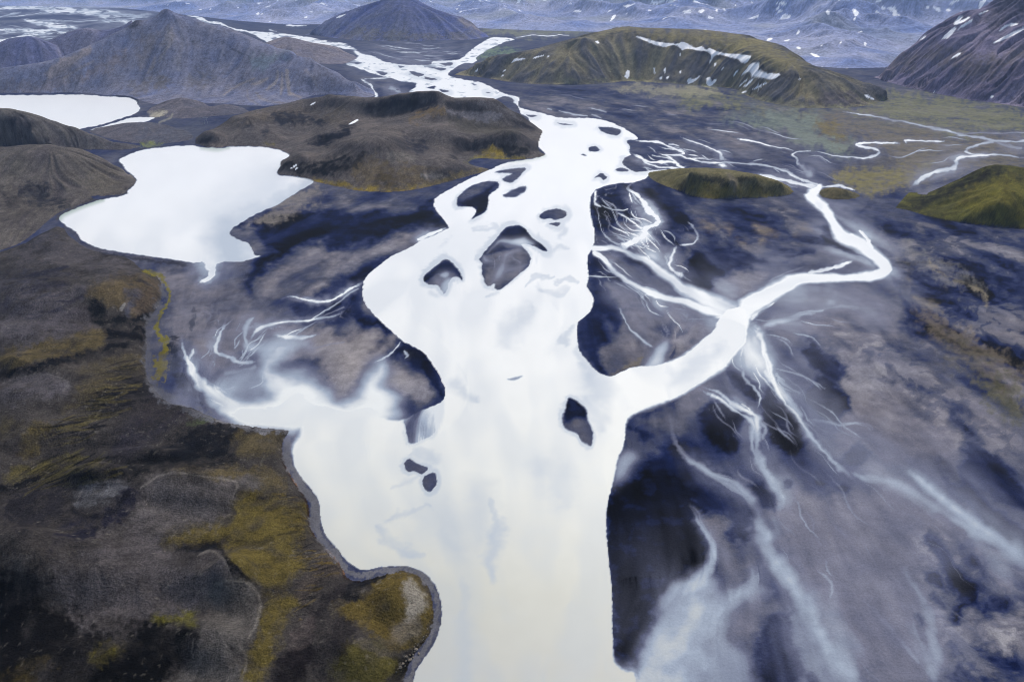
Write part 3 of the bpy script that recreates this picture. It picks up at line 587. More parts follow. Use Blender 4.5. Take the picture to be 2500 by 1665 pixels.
# ------------------------------------------------------------------ hills. A surface point is read as (x, y, distance m) or
# (x, y, y of its foot, slope deg); foot = outline on the plain; sky = crest seen against what lies behind; in = other surface points
HILLS = [
 dict(n='mountain', lab='tall grey volcanic mountain with a pointed summit above the far lake', g=5, bs=26, col=(86,92,116), col2=(108,106,116), streak=.4,
  foot="A1 -500,630 -200,645 0,640 300,640 430,636 600,640 720,652 870,658 960,690 1050,712 1180,716 1300,708 1500,712 1800,728 2000,700 2150,655 2324,650 A2 60,660 180,668 240,650 205,590 130,500 60,445",
  sky=["A1 -500,505,2900 -100,480,2930 100,455,2940 280,432,2960 420,402,2980 560,347,3020 680,290,3080 780,232,3140 880,170,3200 960,150,3230 1040,128,3240 1100,90,3250 1140,80,3250 1200,94,3255 1245,104,3260 1330,130,3255 1400,158,3250 1500,176,3230 1650,230,3200 1800,290,3150 1950,346,3080 1990,362,3040 2060,385,3000 2120,396,2970 2180,430,2940 2250,468,2920 2324,505,2900 A2 60,555,2860 110,560,2840"],
  inn=["A1 1040,150,3200 930,260,3120 800,380,3020 640,500,2920", "A1 1180,110,3200 1150,260,3080 1090,400,2980 1000,540,2890",
       "A1 1260,140,3210 1330,300,3090 1400,420,2990 1420,540,2900", "A1 1990,370,3020 1900,470,2900 1830,580,2820", "A1 2100,400,2960 2120,520,2830 2130,590,2790",
       "A1 1500,420,3000 1600,520,2900 1680,600,2830"]),
 dict(n='hill', lab='bare brown hill left of the grey mountain, before the far braided plain', g=8, bs=24, col=(84,86,112), col2=(100,98,112), streak=.35,
  foot="A1 120,500 300,505 420,500 600,490 800,485 960,480", sky=["A1 240,330,3700 330,286,3750 400,255,3780 470,228,3800 540,203,3800 600,194,3800 660,203,3800 700,212,3820 780,195,3800 850,170,3780 905,140,3760 935,125,3750 975,143,3700"], inn=[]),
 dict(n='hill', lab='low dark hill at the left edge below the far braided plain', g=6, bs=24, col=(78,82,112), col2=(92,92,110), streak=.3,
  foot="A1 -500,520 -200,520 0,520 150,515 330,508 430,500", sky=["A1 -500,330,3500 -200,325,3550 -60,318,3580 0,300,3600 60,268,3600 120,255,3600 200,248,3600 260,264,3600 330,288,3600 400,330,3600"], inn=[]),
 dict(n='hill', lab='small brown hill behind the right shoulder of the grey mountain', g=7, bs=26, col=(92,90,102), col2=(112,104,104), streak=.4,
  foot="A1 1790,425 1900,430 2100,436 2324,440 A2 40,438 118,402", sky=["A1 1830,306,4380 1890,275,4380 1950,254,4380 2010,262,4370 2100,287,4360 2200,305,4350 2270,318,4340 2324,335,4320 A2 50,362,4290 90,380,4260"], inn=[]),
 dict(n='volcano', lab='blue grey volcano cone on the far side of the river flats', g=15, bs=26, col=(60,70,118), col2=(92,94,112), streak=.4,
  foot="A1 2050,228 2200,250 A2 0,268 200,282 450,284 700,279 900,273 1020,254", sky=["A1 2090,232,5800 2160,195,5850 2230,150,5900 2324,100,5950 A2 60,75,5980 130,48,6000 200,25,6000 270,5,6000 330,-22,6000 390,-32,6000 450,-28,6000 500,-12,6000 550,12,6000 600,42,6000 680,94,5980 750,114,5960 800,121,5900 850,126,5850 900,156,5800 950,196,5750 1000,238,5700"], inn=["A2 850,126,5850 840,180,5620 820,230,5480", "A2 400,-10,5900 420,90,5600 440,180,5420"]),
 dict(n='hill', lab='long green hill with a scalloped cliff face streaked with snow', g=17, bs=16, col=(98,92,72), col2=(62,62,66), streak=.75,
  foot="A2 738,507 800,516 900,524 1050,545 1150,562 1300,576 1500,582 1700,580 1900,566 2000,561 2200,570 2324,578 A3 100,585 200,592 380,612 430,645 520,682 640,712 800,738 1000,742 1200,735 1350,706 1450,668",
  sky=["A2 760,490,3170 800,462,3260 850,434,3340 930,420,3380 1000,400,3390 1180,370,3380 1300,345,3420 1450,320,3480 1560,285,3500 1640,258,3550 1750,224,3650 1900,195,3720 2050,208,3740 2200,220,3750 2324,228,3750 A3 80,222,3720 150,219,3700 300,234,3620 450,260,3500 600,300,3380 700,330,3300 760,370,3200 860,430,3020 950,480,2920 1080,520,2860 1200,548,2800 1330,592,2720 1420,640,2620"],
  inn=["A2 960,440,532,20 1080,405,552,22 1250,378,572,25 1400,362,578,26 1540,350,582,26",
       "A2 1640,268,580,27 1720,300,580,27 1800,360,576,27 1870,430,570,24 1930,500,566,20",
       "A2 1760,262,566,27 1850,250,566,27 1950,245,564,28 2040,258,563,29 2150,288,568,29 2250,300,572,29 2324,298,578,29 A3 60,308,582,29 160,330,588,29 260,352,594,28 380,380,612,28 490,400,640,28 540,440,670,27 580,490,690,26 680,508,715,24 800,535,735,21 930,535,740,20 1040,550,738,19 1130,600,735,18",
       "A2 1650,300,3350 1600,420,3160 1560,540,3060", "A2 2010,450,3080 2030,520,3010"]),
 dict(n='mountain', lab='steep purple brown mountain with snow streaks at the right edge', g=26, bs=30, col=(92,86,98), col2=(70,66,84), streak=.6,
  foot="A3 1220,502 1300,522 1400,556 1560,602 1750,644 1950,682 2150,708 2352,738 2500,770 2700,810",
  sky=["A3 1270,478,3150 1400,415,3200 1500,368,3250 1580,318,3300 1650,262,3320 1720,218,3330 1800,158,3350 1850,112,3370 1900,98,3380 1980,88,3390 2050,78,3390 2120,48,3400 2190,-10,3400 2300,-150,3400 2450,-300,3400 2700,-360,3400"],
  inn=["A3 1850,125,3330 1900,300,3020 1900,450,2850", "A3 2190,20,3330 2230,250,2960 2200,450,2760", "A3 2350,50,3200 2352,300,2850"]),
 dict(n='headland', lab='rugged brown headland with cliffs and mossy foot between the lake and the river', g=3.2, bs=24, col=(78,74,74), col2=(98,90,84), streak=.2,
  foot="A1 1335,985 1380,1000 1430,1013 1530,1013 1560,1004 1750,1004 1900,1022 1978,1066 1922,1102 1910,1150 1900,1192 2000,1206 2150,1243 2324,1282 A2 120,1305 260,1314 400,1312 550,1292 750,1242 900,1200 1022,1163 940,1140 880,1112 950,1086 1150,1093 1300,1086 1403,1062 1352,1020 1385,904",
  sky=["A1 1345,965,1950 1440,900,2030 1560,830,2120 1700,765,2200 1850,735,2260 1990,715,2280 2030,685,2260 2150,668,2260 2250,645,2250 2324,652,2230 A2 60,660,2200 150,675,2160 300,670,2140 400,655,2130 520,648,2130 640,644,2130 700,660,2140 760,688,2150 900,690,2150 1060,700,2150 1190,770,2130 1240,790,2120 1290,830,2100 1375,893,2060"],
  inn=["A1 1380,960,1900 1450,922,1930 1560,900,1960 1650,860,2000 1760,800,2080 1880,765,2150",
       "A1 1480,985,1880 1600,950,1900 1750,945,1900 1900,900,1950", "A1 1850,850,2050 1980,800,2100 2120,770,2160 2260,730,2180",
       "A1 2000,900,1980 2100,880,2000 2250,830,2060", "A1 2110,975,1830 2200,940,1850 2300,905,1880 A2 20,890,1880 120,880,1890",
       "A1 2050,1010,1800 2200,985,1820 2324,975,1830", 
       "A2 740,715,2080 770,755,2070 900,770,2068 1050,770,2065 1150,790,2065 1230,830,2060", "A2 780,850,1960 900,905,1935 1050,915,1950 1180,915,1975",
       "A2 710,735,2070 670,800,2010 640,850,1960", "A2 200,760,2080 350,720,2110 500,715,2110 620,700,2110", "A2 250,800,2000 380,770,2030 520,790,2010",
       "A2 180,880,1890 300,862,1910 480,848,1930 640,855,1935", "A2 420,1000,1720 560,960,1780 680,930,1820 820,940,1820",
       "A2 0,1000,1700 100,995,1700 180,980,1700 310,958,1700 420,985,1690 520,1020,1670 620,1045,1650 720,1070,1620 830,1095,1590 930,1125,1550",
       "A2 0,1110,1560 100,1090,1570 250,1075,1580 400,1065,1590 550,1110,1560 700,1150,1530",
       "A1 2010,1095,1640 2100,1060,1690 2200,1030,1720 2280,1010,1730", "A1 1945,1120,1600 2000,1085,1660", 
       "A2 870,1020,1800 950,960,1830 1050,925,1850 1150,908,1850 1230,940,1830 1300,985,1810 1370,1030,1785", "A2 960,1010,1790 1060,960,1810 1180,980,1800 1280,1010,1790"]),
 dict(n='hill', lab='bare grey brown hill between the two lakes at the left edge', g=5, bs=20, col=(78,75,78), col2=(94,90,84), streak=.4,
  foot="A1 -700,1090 -300,1070 0,1050 300,1050 600,1045 800,1040 960,1010 1030,998", sky=["A1 -700,700,2050 -300,715,1980 0,756,1930 120,775,1910 200,790,1900 350,830,1890 500,870,1880 650,925,1870 800,972,1860 950,992,1850"],
  inn=["A1 -300,850,1800 0,860,1790 200,890,1780 400,930,1770 600,985,1760"]),
 dict(n='hill', lab='rounded grey hill with a dark eroded foot on the left shore of the near lake', g=5, bs=22, col=(80,75,75), col2=(96,90,82), streak=.4,
  foot="A1 -900,1950 0,1720 200,1640 370,1500 450,1440 560,1398 700,1355 850,1325 895,1285 938,1243 900,1200 880,1185", sky=["A1 -900,1020,1650 -400,1030,1640 -200,1030,1630 0,1012,1620 150,1000,1610 330,996,1600 480,1012,1600 600,1042,1600 720,1090,1590 820,1148,1570 870,1190,1545"],
  inn=["A1 0,1200,1450 150,1250,1410 300,1240,1420 420,1260,1420 560,1270,1440 700,1250,1470", "A1 0,1420,1300 120,1380,1330 200,1400,1320 330,1400,1320 450,1390,1330 600,1340,1390"]),
 dict(n='mound', lab='low green mound with a dark scoop beside the river, at the middle right', g=3, bs=14, col=(92,88,66), col2=(104,96,60), streak=.35,
  foot="A2 2105,1190 2110,1207 2150,1240 2240,1280 2324,1308 A3 50,1335 120,1350 250,1364 400,1360 600,1352 740,1336 775,1312",
  sky=["A2 2112,1186,1545 2200,1172,1545 2280,1164,1535 A3 0,1158,1525 100,1150,1515 250,1153,1505 350,1165,1495 500,1195,1465 650,1235,1425 740,1280,1375"],
  inn=["A3 -60,1225,1405 50,1210,1415 120,1188,1435 190,1178,1450 260,1195,1435 330,1235,1395 360,1260,1375", "A3 370,1235,1395 430,1215,1415 520,1240,1395 620,1280,1355", "A3 0,1300,1305 150,1290,1325 300,1300,1315"]),
 dict(n='hill', lab='moss green hill with dark gullies at the right edge', g=5, bs=22, col=(84,82,36), col2=(48,48,30), streak=.7,
  foot="A3 1470,1425 1560,1442 1700,1482 1900,1522 2100,1546 2352,1572 2600,1600 2900,1640", sky=["A3 1540,1405,1400 1620,1370,1400 1700,1330,1400 1850,1260,1400 2000,1190,1400 2100,1155,1400 2200,1140,1400 2300,1142,1400 2450,1165,1400 2700,1260,1400"],
  inn=["A3 1850,1290,1370 1900,1400,1270 1950,1480,1220", "A3 2200,1160,1380 2200,1300,1260 2200,1450,1180"]),
 dict(n='mound', lab='tiny olive mound on the bend of the tributary', g=1, bs=14, col=(96,88,64), col2=(84,80,60), streak=.2,
  foot="A3 950,1325 970,1348 1020,1362 1080,1368 1140,1366 1260,1350", sky=["A3 965,1305,1395 1000,1292,1405 1040,1288,1405 1080,1291,1395 1130,1303,1385 1220,1335,1355"], inn=[]),
 dict(n='knoll', lab='low grey knoll behind the pond, before the pylon', g=3, bs=12, col=(82,80,88), col2=(94,90,92), streak=.3,
  foot="A1 610,905 800,965 950,985 1150,985 1350,960", sky=["A1 640,888,2080 750,862,2100 850,842,2120 930,838,2120 1020,838,2120 1100,850,2110 1200,880,2080 1300,925,2020"], inn=[]),
 dict(n='knoll', lab='uneven grey knoll at the foot of the tall mountain, behind the pylon', g=4, bs=12, col=(90,88,98), col2=(104,98,100), streak=.35,
  foot="A1 1000,770 1120,800 1250,812 1400,802 1550,790 1720,772", sky=["A1 1040,735,2450 1140,690,2500 1240,668,2520 1330,690,2500 1430,728,2470 1540,715,2480 1650,740,2450"], inn=["A1 1240,735,2400 1330,755,2370"]),
]
# patches of ground cover, rock, scree and painted slope shade seen on the slopes and the plain: colour | strength | softness px | hill labels' numbers or * | outline (or line with widths)
PAINT = """62,60,70|.8|6|0|A1 860,185 930,128 975,145 900,200
146,134,128|.7|8|0|A1 300,520 420,410 560,350 640,320 560,410 440,500 340,530
128,116,112|.6|16|0|A1 0,590 300,560 600,470 800,380 860,420 600,540 300,640 0,640
150,142,138|.6|.7|0|A1 1150,180,8 1140,260,12 1100,320,10
150,142,138|.6|.7|0|A1 1180,200,6 1170,280,10 1130,340,8 1090,420,8
140,136,140|.5|.7|0|A1 1230,220,6 1250,300,12 1230,380,10 1215,480,8
160,148,140|.6|.7|0|A1 1060,400,8 1040,460,10 1010,500,6
150,140,136|.5|.7|0|A1 640,420,4 540,470,6 440,540,6
128,116,108|.45|14|0|A1 980,250 1060,220 1060,330 1000,450 960,420
106,96,76|.55|10|0|A1 1080,540 1150,520 1160,580 1100,620 1065,600
106,96,76|.45|16|0|A1 960,520 1050,480 1060,560 960,640 880,640
100,92,76|.45|16|0|A1 1280,560 1400,480 1450,530 1350,600
164,152,140|.6|.6|0|A1 1900,490,6 1885,560,8 1830,610,8
164,152,140|.6|.6|0|A1 1960,480,5 1970,560,8 1980,640,8
164,152,140|.5|.6|0|A1 1930,500,5 1930,580,7 1920,640,5
164,152,140|.6|.6|0|A1 1720,580,4 1760,570,8 1830,540,6
170,156,140|.5|.6|0|A1 1530,650,4 1620,590,5 1740,540,4
170,156,140|.5|.6|0|A1 1990,640,6 2060,670,4
150,140,136|.4|.6|0|A1 2090,480,8 2140,540,6 2170,600,4
120,136,140|.5|12|0|A1 1700,390 1850,380 1960,370 1880,430 1780,480 1720,440
60,62,74|.6|.6|0|A1 1520,290,4 1600,340,5 1700,390,3
140,132,126|.5|.7|0|A1 1750,640,5 1820,690,6 2000,715,5
140,132,126|.4|.7|0|A1 1690,620,4 1700,680,5 1780,720,4
112,104,80|.6|12|4|A2 0,230 200,190 450,210 700,230 900,240 980,260 600,283 300,283 0,268
140,128,110|.6|8|4|A2 800,130 860,128 920,170 960,220 900,210 840,170
52,58,92|.5|20|4|A2 130,60 400,-20 560,60 700,140 500,170 200,150
108,98,62|.5|14|5|A2 1650,265 1900,196 2324,228 A3 150,220 450,260 700,340 850,440 700,480 560,460 500,390 300,345 60,300 A2 2000,240 1800,250
64,58,72|.6|16|5|A3 960,640 1060,600 1160,640 1240,700 1050,730 900,720
40,40,48|.55|10|5|A2 1740,245 2000,230 2020,250 1850,262
44,44,54|.7|8|5|A3 500,400 560,420 600,470 690,490 800,510 950,520 960,535 800,548 690,530 590,510 530,460
30,32,44|.55|9|5|A2 2010,255 2150,290 2324,310 A3 60,320 250,365 420,400 500,410 480,450 380,430 230,400 60,350 A2 2250,330 2100,300
108,104,84|.7|10|5|A2 1500,560 1900,556 2324,570 A3 200,585 420,615 640,690 1000,735 1350,700 1440,672 1300,740 900,745 600,712 400,640 A2 2100,590
58,60,76|.7|8|6|A3 2190,0 2352,0 2352,150 2250,140 2190,200 2100,190 2080,110 2130,60
62,62,78|.6|10|6|A3 1830,130 1930,100 1990,110 1850,190 1780,240 1800,160
104,94,72|.5|22|6|A3 1250,500 1500,380 1700,330 1900,330 2100,420 1900,480 1700,420 1450,480
66,62,78|.4|20|6|A3 1800,560 2000,440 2352,400 2352,600 2100,680 1900,650
100,92,70|.4|18|6|A3 1980,500 2200,360 2352,330 2352,400 2200,480 2050,560
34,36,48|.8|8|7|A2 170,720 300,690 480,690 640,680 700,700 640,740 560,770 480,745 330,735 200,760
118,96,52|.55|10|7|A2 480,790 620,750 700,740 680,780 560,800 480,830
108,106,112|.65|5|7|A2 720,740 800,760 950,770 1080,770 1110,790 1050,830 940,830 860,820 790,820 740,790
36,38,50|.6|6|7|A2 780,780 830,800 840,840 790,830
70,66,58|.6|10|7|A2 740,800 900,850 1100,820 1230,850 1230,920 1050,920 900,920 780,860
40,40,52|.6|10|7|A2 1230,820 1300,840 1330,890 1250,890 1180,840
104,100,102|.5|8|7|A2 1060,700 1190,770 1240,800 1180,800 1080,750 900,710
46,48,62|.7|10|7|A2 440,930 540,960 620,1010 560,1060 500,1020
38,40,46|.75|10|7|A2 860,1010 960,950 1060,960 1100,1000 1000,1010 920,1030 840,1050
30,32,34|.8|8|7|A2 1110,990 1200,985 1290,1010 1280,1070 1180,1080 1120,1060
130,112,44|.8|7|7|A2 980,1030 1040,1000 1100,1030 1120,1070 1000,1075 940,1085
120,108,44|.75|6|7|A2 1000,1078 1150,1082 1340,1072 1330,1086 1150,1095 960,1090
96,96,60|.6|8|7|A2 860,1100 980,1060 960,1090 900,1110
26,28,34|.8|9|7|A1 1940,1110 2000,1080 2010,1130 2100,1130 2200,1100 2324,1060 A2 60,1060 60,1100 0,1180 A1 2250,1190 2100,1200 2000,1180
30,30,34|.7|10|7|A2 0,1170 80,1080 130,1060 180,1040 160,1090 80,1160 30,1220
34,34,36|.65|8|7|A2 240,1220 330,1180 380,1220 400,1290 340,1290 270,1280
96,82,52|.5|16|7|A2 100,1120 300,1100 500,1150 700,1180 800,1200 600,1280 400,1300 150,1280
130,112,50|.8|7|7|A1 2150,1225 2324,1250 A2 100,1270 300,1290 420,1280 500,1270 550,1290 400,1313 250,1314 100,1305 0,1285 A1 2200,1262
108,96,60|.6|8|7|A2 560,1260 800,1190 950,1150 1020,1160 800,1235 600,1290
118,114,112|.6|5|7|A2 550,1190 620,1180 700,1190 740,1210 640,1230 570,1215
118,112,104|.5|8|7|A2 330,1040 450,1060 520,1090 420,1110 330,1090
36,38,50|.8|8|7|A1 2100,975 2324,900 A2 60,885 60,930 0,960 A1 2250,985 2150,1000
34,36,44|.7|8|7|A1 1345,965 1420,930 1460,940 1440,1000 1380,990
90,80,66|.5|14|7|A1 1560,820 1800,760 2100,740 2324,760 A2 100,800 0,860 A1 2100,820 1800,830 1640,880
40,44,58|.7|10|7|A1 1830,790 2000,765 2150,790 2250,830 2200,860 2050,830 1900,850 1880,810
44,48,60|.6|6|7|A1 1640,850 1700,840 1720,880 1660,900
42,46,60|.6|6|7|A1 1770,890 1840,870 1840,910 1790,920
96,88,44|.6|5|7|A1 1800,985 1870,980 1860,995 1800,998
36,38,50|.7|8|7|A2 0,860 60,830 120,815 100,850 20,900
34,36,46|.75|14|8|A1 20,830 120,810 220,850 200,890 100,880
40,38,50|.6|22|8|A1 -200,960 0,930 150,980 300,950 450,960 560,1020 300,1020 0,1020
70,64,62|.5|20|8|A1 0,900 150,900 300,930 200,960 0,960
30,33,44|.85|12|9|A1 150,1290 250,1240 330,1280 400,1350 500,1420 400,1430 260,1420 170,1350
50,46,48|.5|24|9|A1 0,1280 160,1300 250,1430 300,1500 100,1540 0,1500
42,32,32|.8|6|9|A1 440,1450 560,1390 700,1350 800,1320 860,1290 870,1310 800,1335 680,1365 560,1402 450,1448
88,80,62|.35|22|9|A1 500,1200 700,1150 850,1200 880,1270 750,1310 560,1340
24,26,22|.85|9|10|A3 0,1270 60,1220 130,1180 190,1175 250,1190 300,1225 350,1270 300,1290 240,1240 180,1225 100,1240 40,1290
26,28,24|.8|9|10|A3 370,1235 420,1205 500,1225 560,1255 640,1290 560,1290 480,1260 400,1260
104,92,34|.7|12|10|A3 0,1310 100,1250 200,1240 260,1290 320,1300 500,1280 600,1310 400,1345 250,1358 100,1342
104,98,72|.6|14|10|A3 0,1160 150,1150 350,1165 600,1225 740,1285 760,1315 680,1320 560,1250 400,1190 200,1165 40,1190
120,110,100|.5|6|10|A3 320,1190 380,1240 400,1310 380,1320 350,1260
22,24,20|.8|14|11|A3 1540,1420 1700,1340 1900,1240 2060,1160 2200,1145 2100,1190 1980,1260 1850,1340 1700,1430 1600,1450
30,30,22|.7|.8|11|A3 2080,1190,6 2000,1280,14 1940,1380,14
30,30,22|.6|.8|11|A3 2230,1230,8 2220,1330,14 2190,1440,12
30,30,22|.5|.8|11|A3 2120,1420,8 2140,1500,10
18,20,24|.8|.8|11|A3 1700,1480,10 1850,1520,12 2050,1550,12 2352,1575,14
122,112,40|.45|20|11|A3 1850,1400 2000,1300 2200,1200 2352,1250 2352,1480 2100,1500
40,34,26|.7|.7|12|A3 955,1335,4 1020,1360,5 1130,1368,4
104,92,60|.6|6|12|A3 980,1300 1060,1290 1130,1310 1120,1355 1020,1350
104,102,72|.5|26|*|A3 0,590 420,650 640,715 1000,745 1350,710 1480,640 1750,650 2150,712 2352,745 2352,900 1900,900 1500,820 1200,765 900,760 600,745 200,710 0,720
98,104,100|.65|16|*|A3 300,810 560,770 900,780 940,860 930,920 1050,950 1190,990 1130,1045 960,1030 800,960 600,880
96,88,76|.55|22|*|A3 940,800 1200,790 1500,830 1900,920 2352,1000 2352,1150 2100,1150 1850,1180 1600,1280 1250,1290 1060,1240 1200,1130 1400,1070 1380,1000 1200,960 960,900
108,100,62|.5|20|*|A3 1050,1250 1200,1180 1500,1150 1700,1140 1600,1200 1500,1270 1200,1290
96,84,50|.5|12|*|A3 920,860 1000,830 1100,820 1060,880 1120,940 1040,950 980,920
60,60,76|.6|18|*|A3 1180,985 1330,1000 1360,1060 1250,1080 1150,1060 1300,1080 1480,1100 1350,1160 1200,1150
128,122,108|.5|8|*|A2 1850,600 2324,585 A3 200,600 300,640 0,660 A2 2100,640
100,116,92|.6|8|*|A2 945,390 1000,350 1080,335 1200,345 1250,360 1100,378 1000,395
118,118,92|.4|10|*|A2 960,200 1200,205 1500,195 1700,215 1600,245 1300,245 1100,240
104,108,62|.8|6|*|A1 970,985 1040,972 1110,988 1040,1003 980,1003
146,138,130|.7|5|*|A1 1020,770 1080,748 1140,765 1100,795 1040,800
140,134,126|.5|.6|*|A1 1180,780,4 1160,810,5 1090,840,4
18,22,36|.7|.6|*|A1 800,655,3 870,668,5 935,685,6 942,705,4
60,62,78|.5|26|*|A1 1000,880 1300,820 1700,720 1900,740 1500,860 1350,960 1000,980
110,106,110|.4|20|*|B3 1300,90 1600,160 1900,330 2080,420 1900,400 1600,250 1350,150
112,102,92|.6|5|*|B3 1700,240 1800,330 1980,400 2080,450 2110,540 2080,560 2060,460 1900,390 1740,320
112,102,92|.5|4|*|B3 1480,230,5 1540,300,8 1570,380,5
112,102,92|.55|4|*|B3 1600,490,5 1680,520,10 1750,550,6
112,100,92|.6|4|*|B3 510,0,5 580,60,12 560,110,6
112,100,92|.5|4|*|B3 600,40,5 650,70,8
112,100,92|.5|4|*|B3 790,60,6 850,20,10 900,30,5
112,100,92|.5|4|*|B3 270,10,5 330,20,8 340,60,4
112,100,92|.5|4|*|B3 140,10,5 210,20,8
112,100,92|.5|4|*|B3 390,95,5 440,125,8
112,100,92|.5|3|*|A3 100,1500,4 180,1520,8 260,1560,6
110,98,90|.4|26|*|B3 1600,560 1900,700 2200,900 2352,1000 2352,1250 2000,960 1750,760
76,72,40|.45|30|*|B3 2050,1050 2352,1150 2352,1400 2200,1300
66,62,52|.4|30|*|B3 1750,800 2000,850 2250,1100 2352,1300 2100,1150 1900,980
98,88,74|.5|6|*|B2 1860,1020 1920,985 2060,900 2060,940 1960,990 1870,1028
112,104,104|.5|14|*|A1 1700,1520 1850,1420 2000,1340 2130,1270 2200,1290 2100,1400 1900,1500"""
# the near upland on the left: outline along the shore, then round outside the picture
UPLAND = """A1 -2900,1800 -950,1780 0,1740 380,1560 B1 470,70 560,140 700,195 880,230 960,300 1060,340 1100,400 1112,460 1090,540 1035,620 1000,700 1005,800 995,920 1000,1010 1050,1110 1150,1210 1300,1245 1500,1335 1700,1375 1850,1390 1960,1400 1970,1420 1930,1490 1930,1560 C1 1932,20 1950,80 2000,170 2070,270 2108,360 2120,470 2150,560 2220,640 2300,720 2345,790 C2 20,795 50,855 140,880 340,822 430,806 520,832 590,892 622,970 640,1080 632,1200 580,1290 500,1390 430,1568 N 960,1760 930,1900 900,2300 -1100,2300"""
DOMES = """B1 870,520,240,150,14|B1 300,600,500,140,16|C1 1350,330,300,150,10|C1 700,280,200,80,12|C1 1500,950,330,170,12|C1 1650,1050,130,150,8|C1 1500,1450,200,160,8|C2 430,1020,190,200,9|C1 600,950,500,200,14|B1 300,1090,260,90,9|C1 200,1000,300,300,16|B1 150,150,400,90,12|C1 1000,100,300,60,8|C2 150,1450,260,160,8""".split('|')
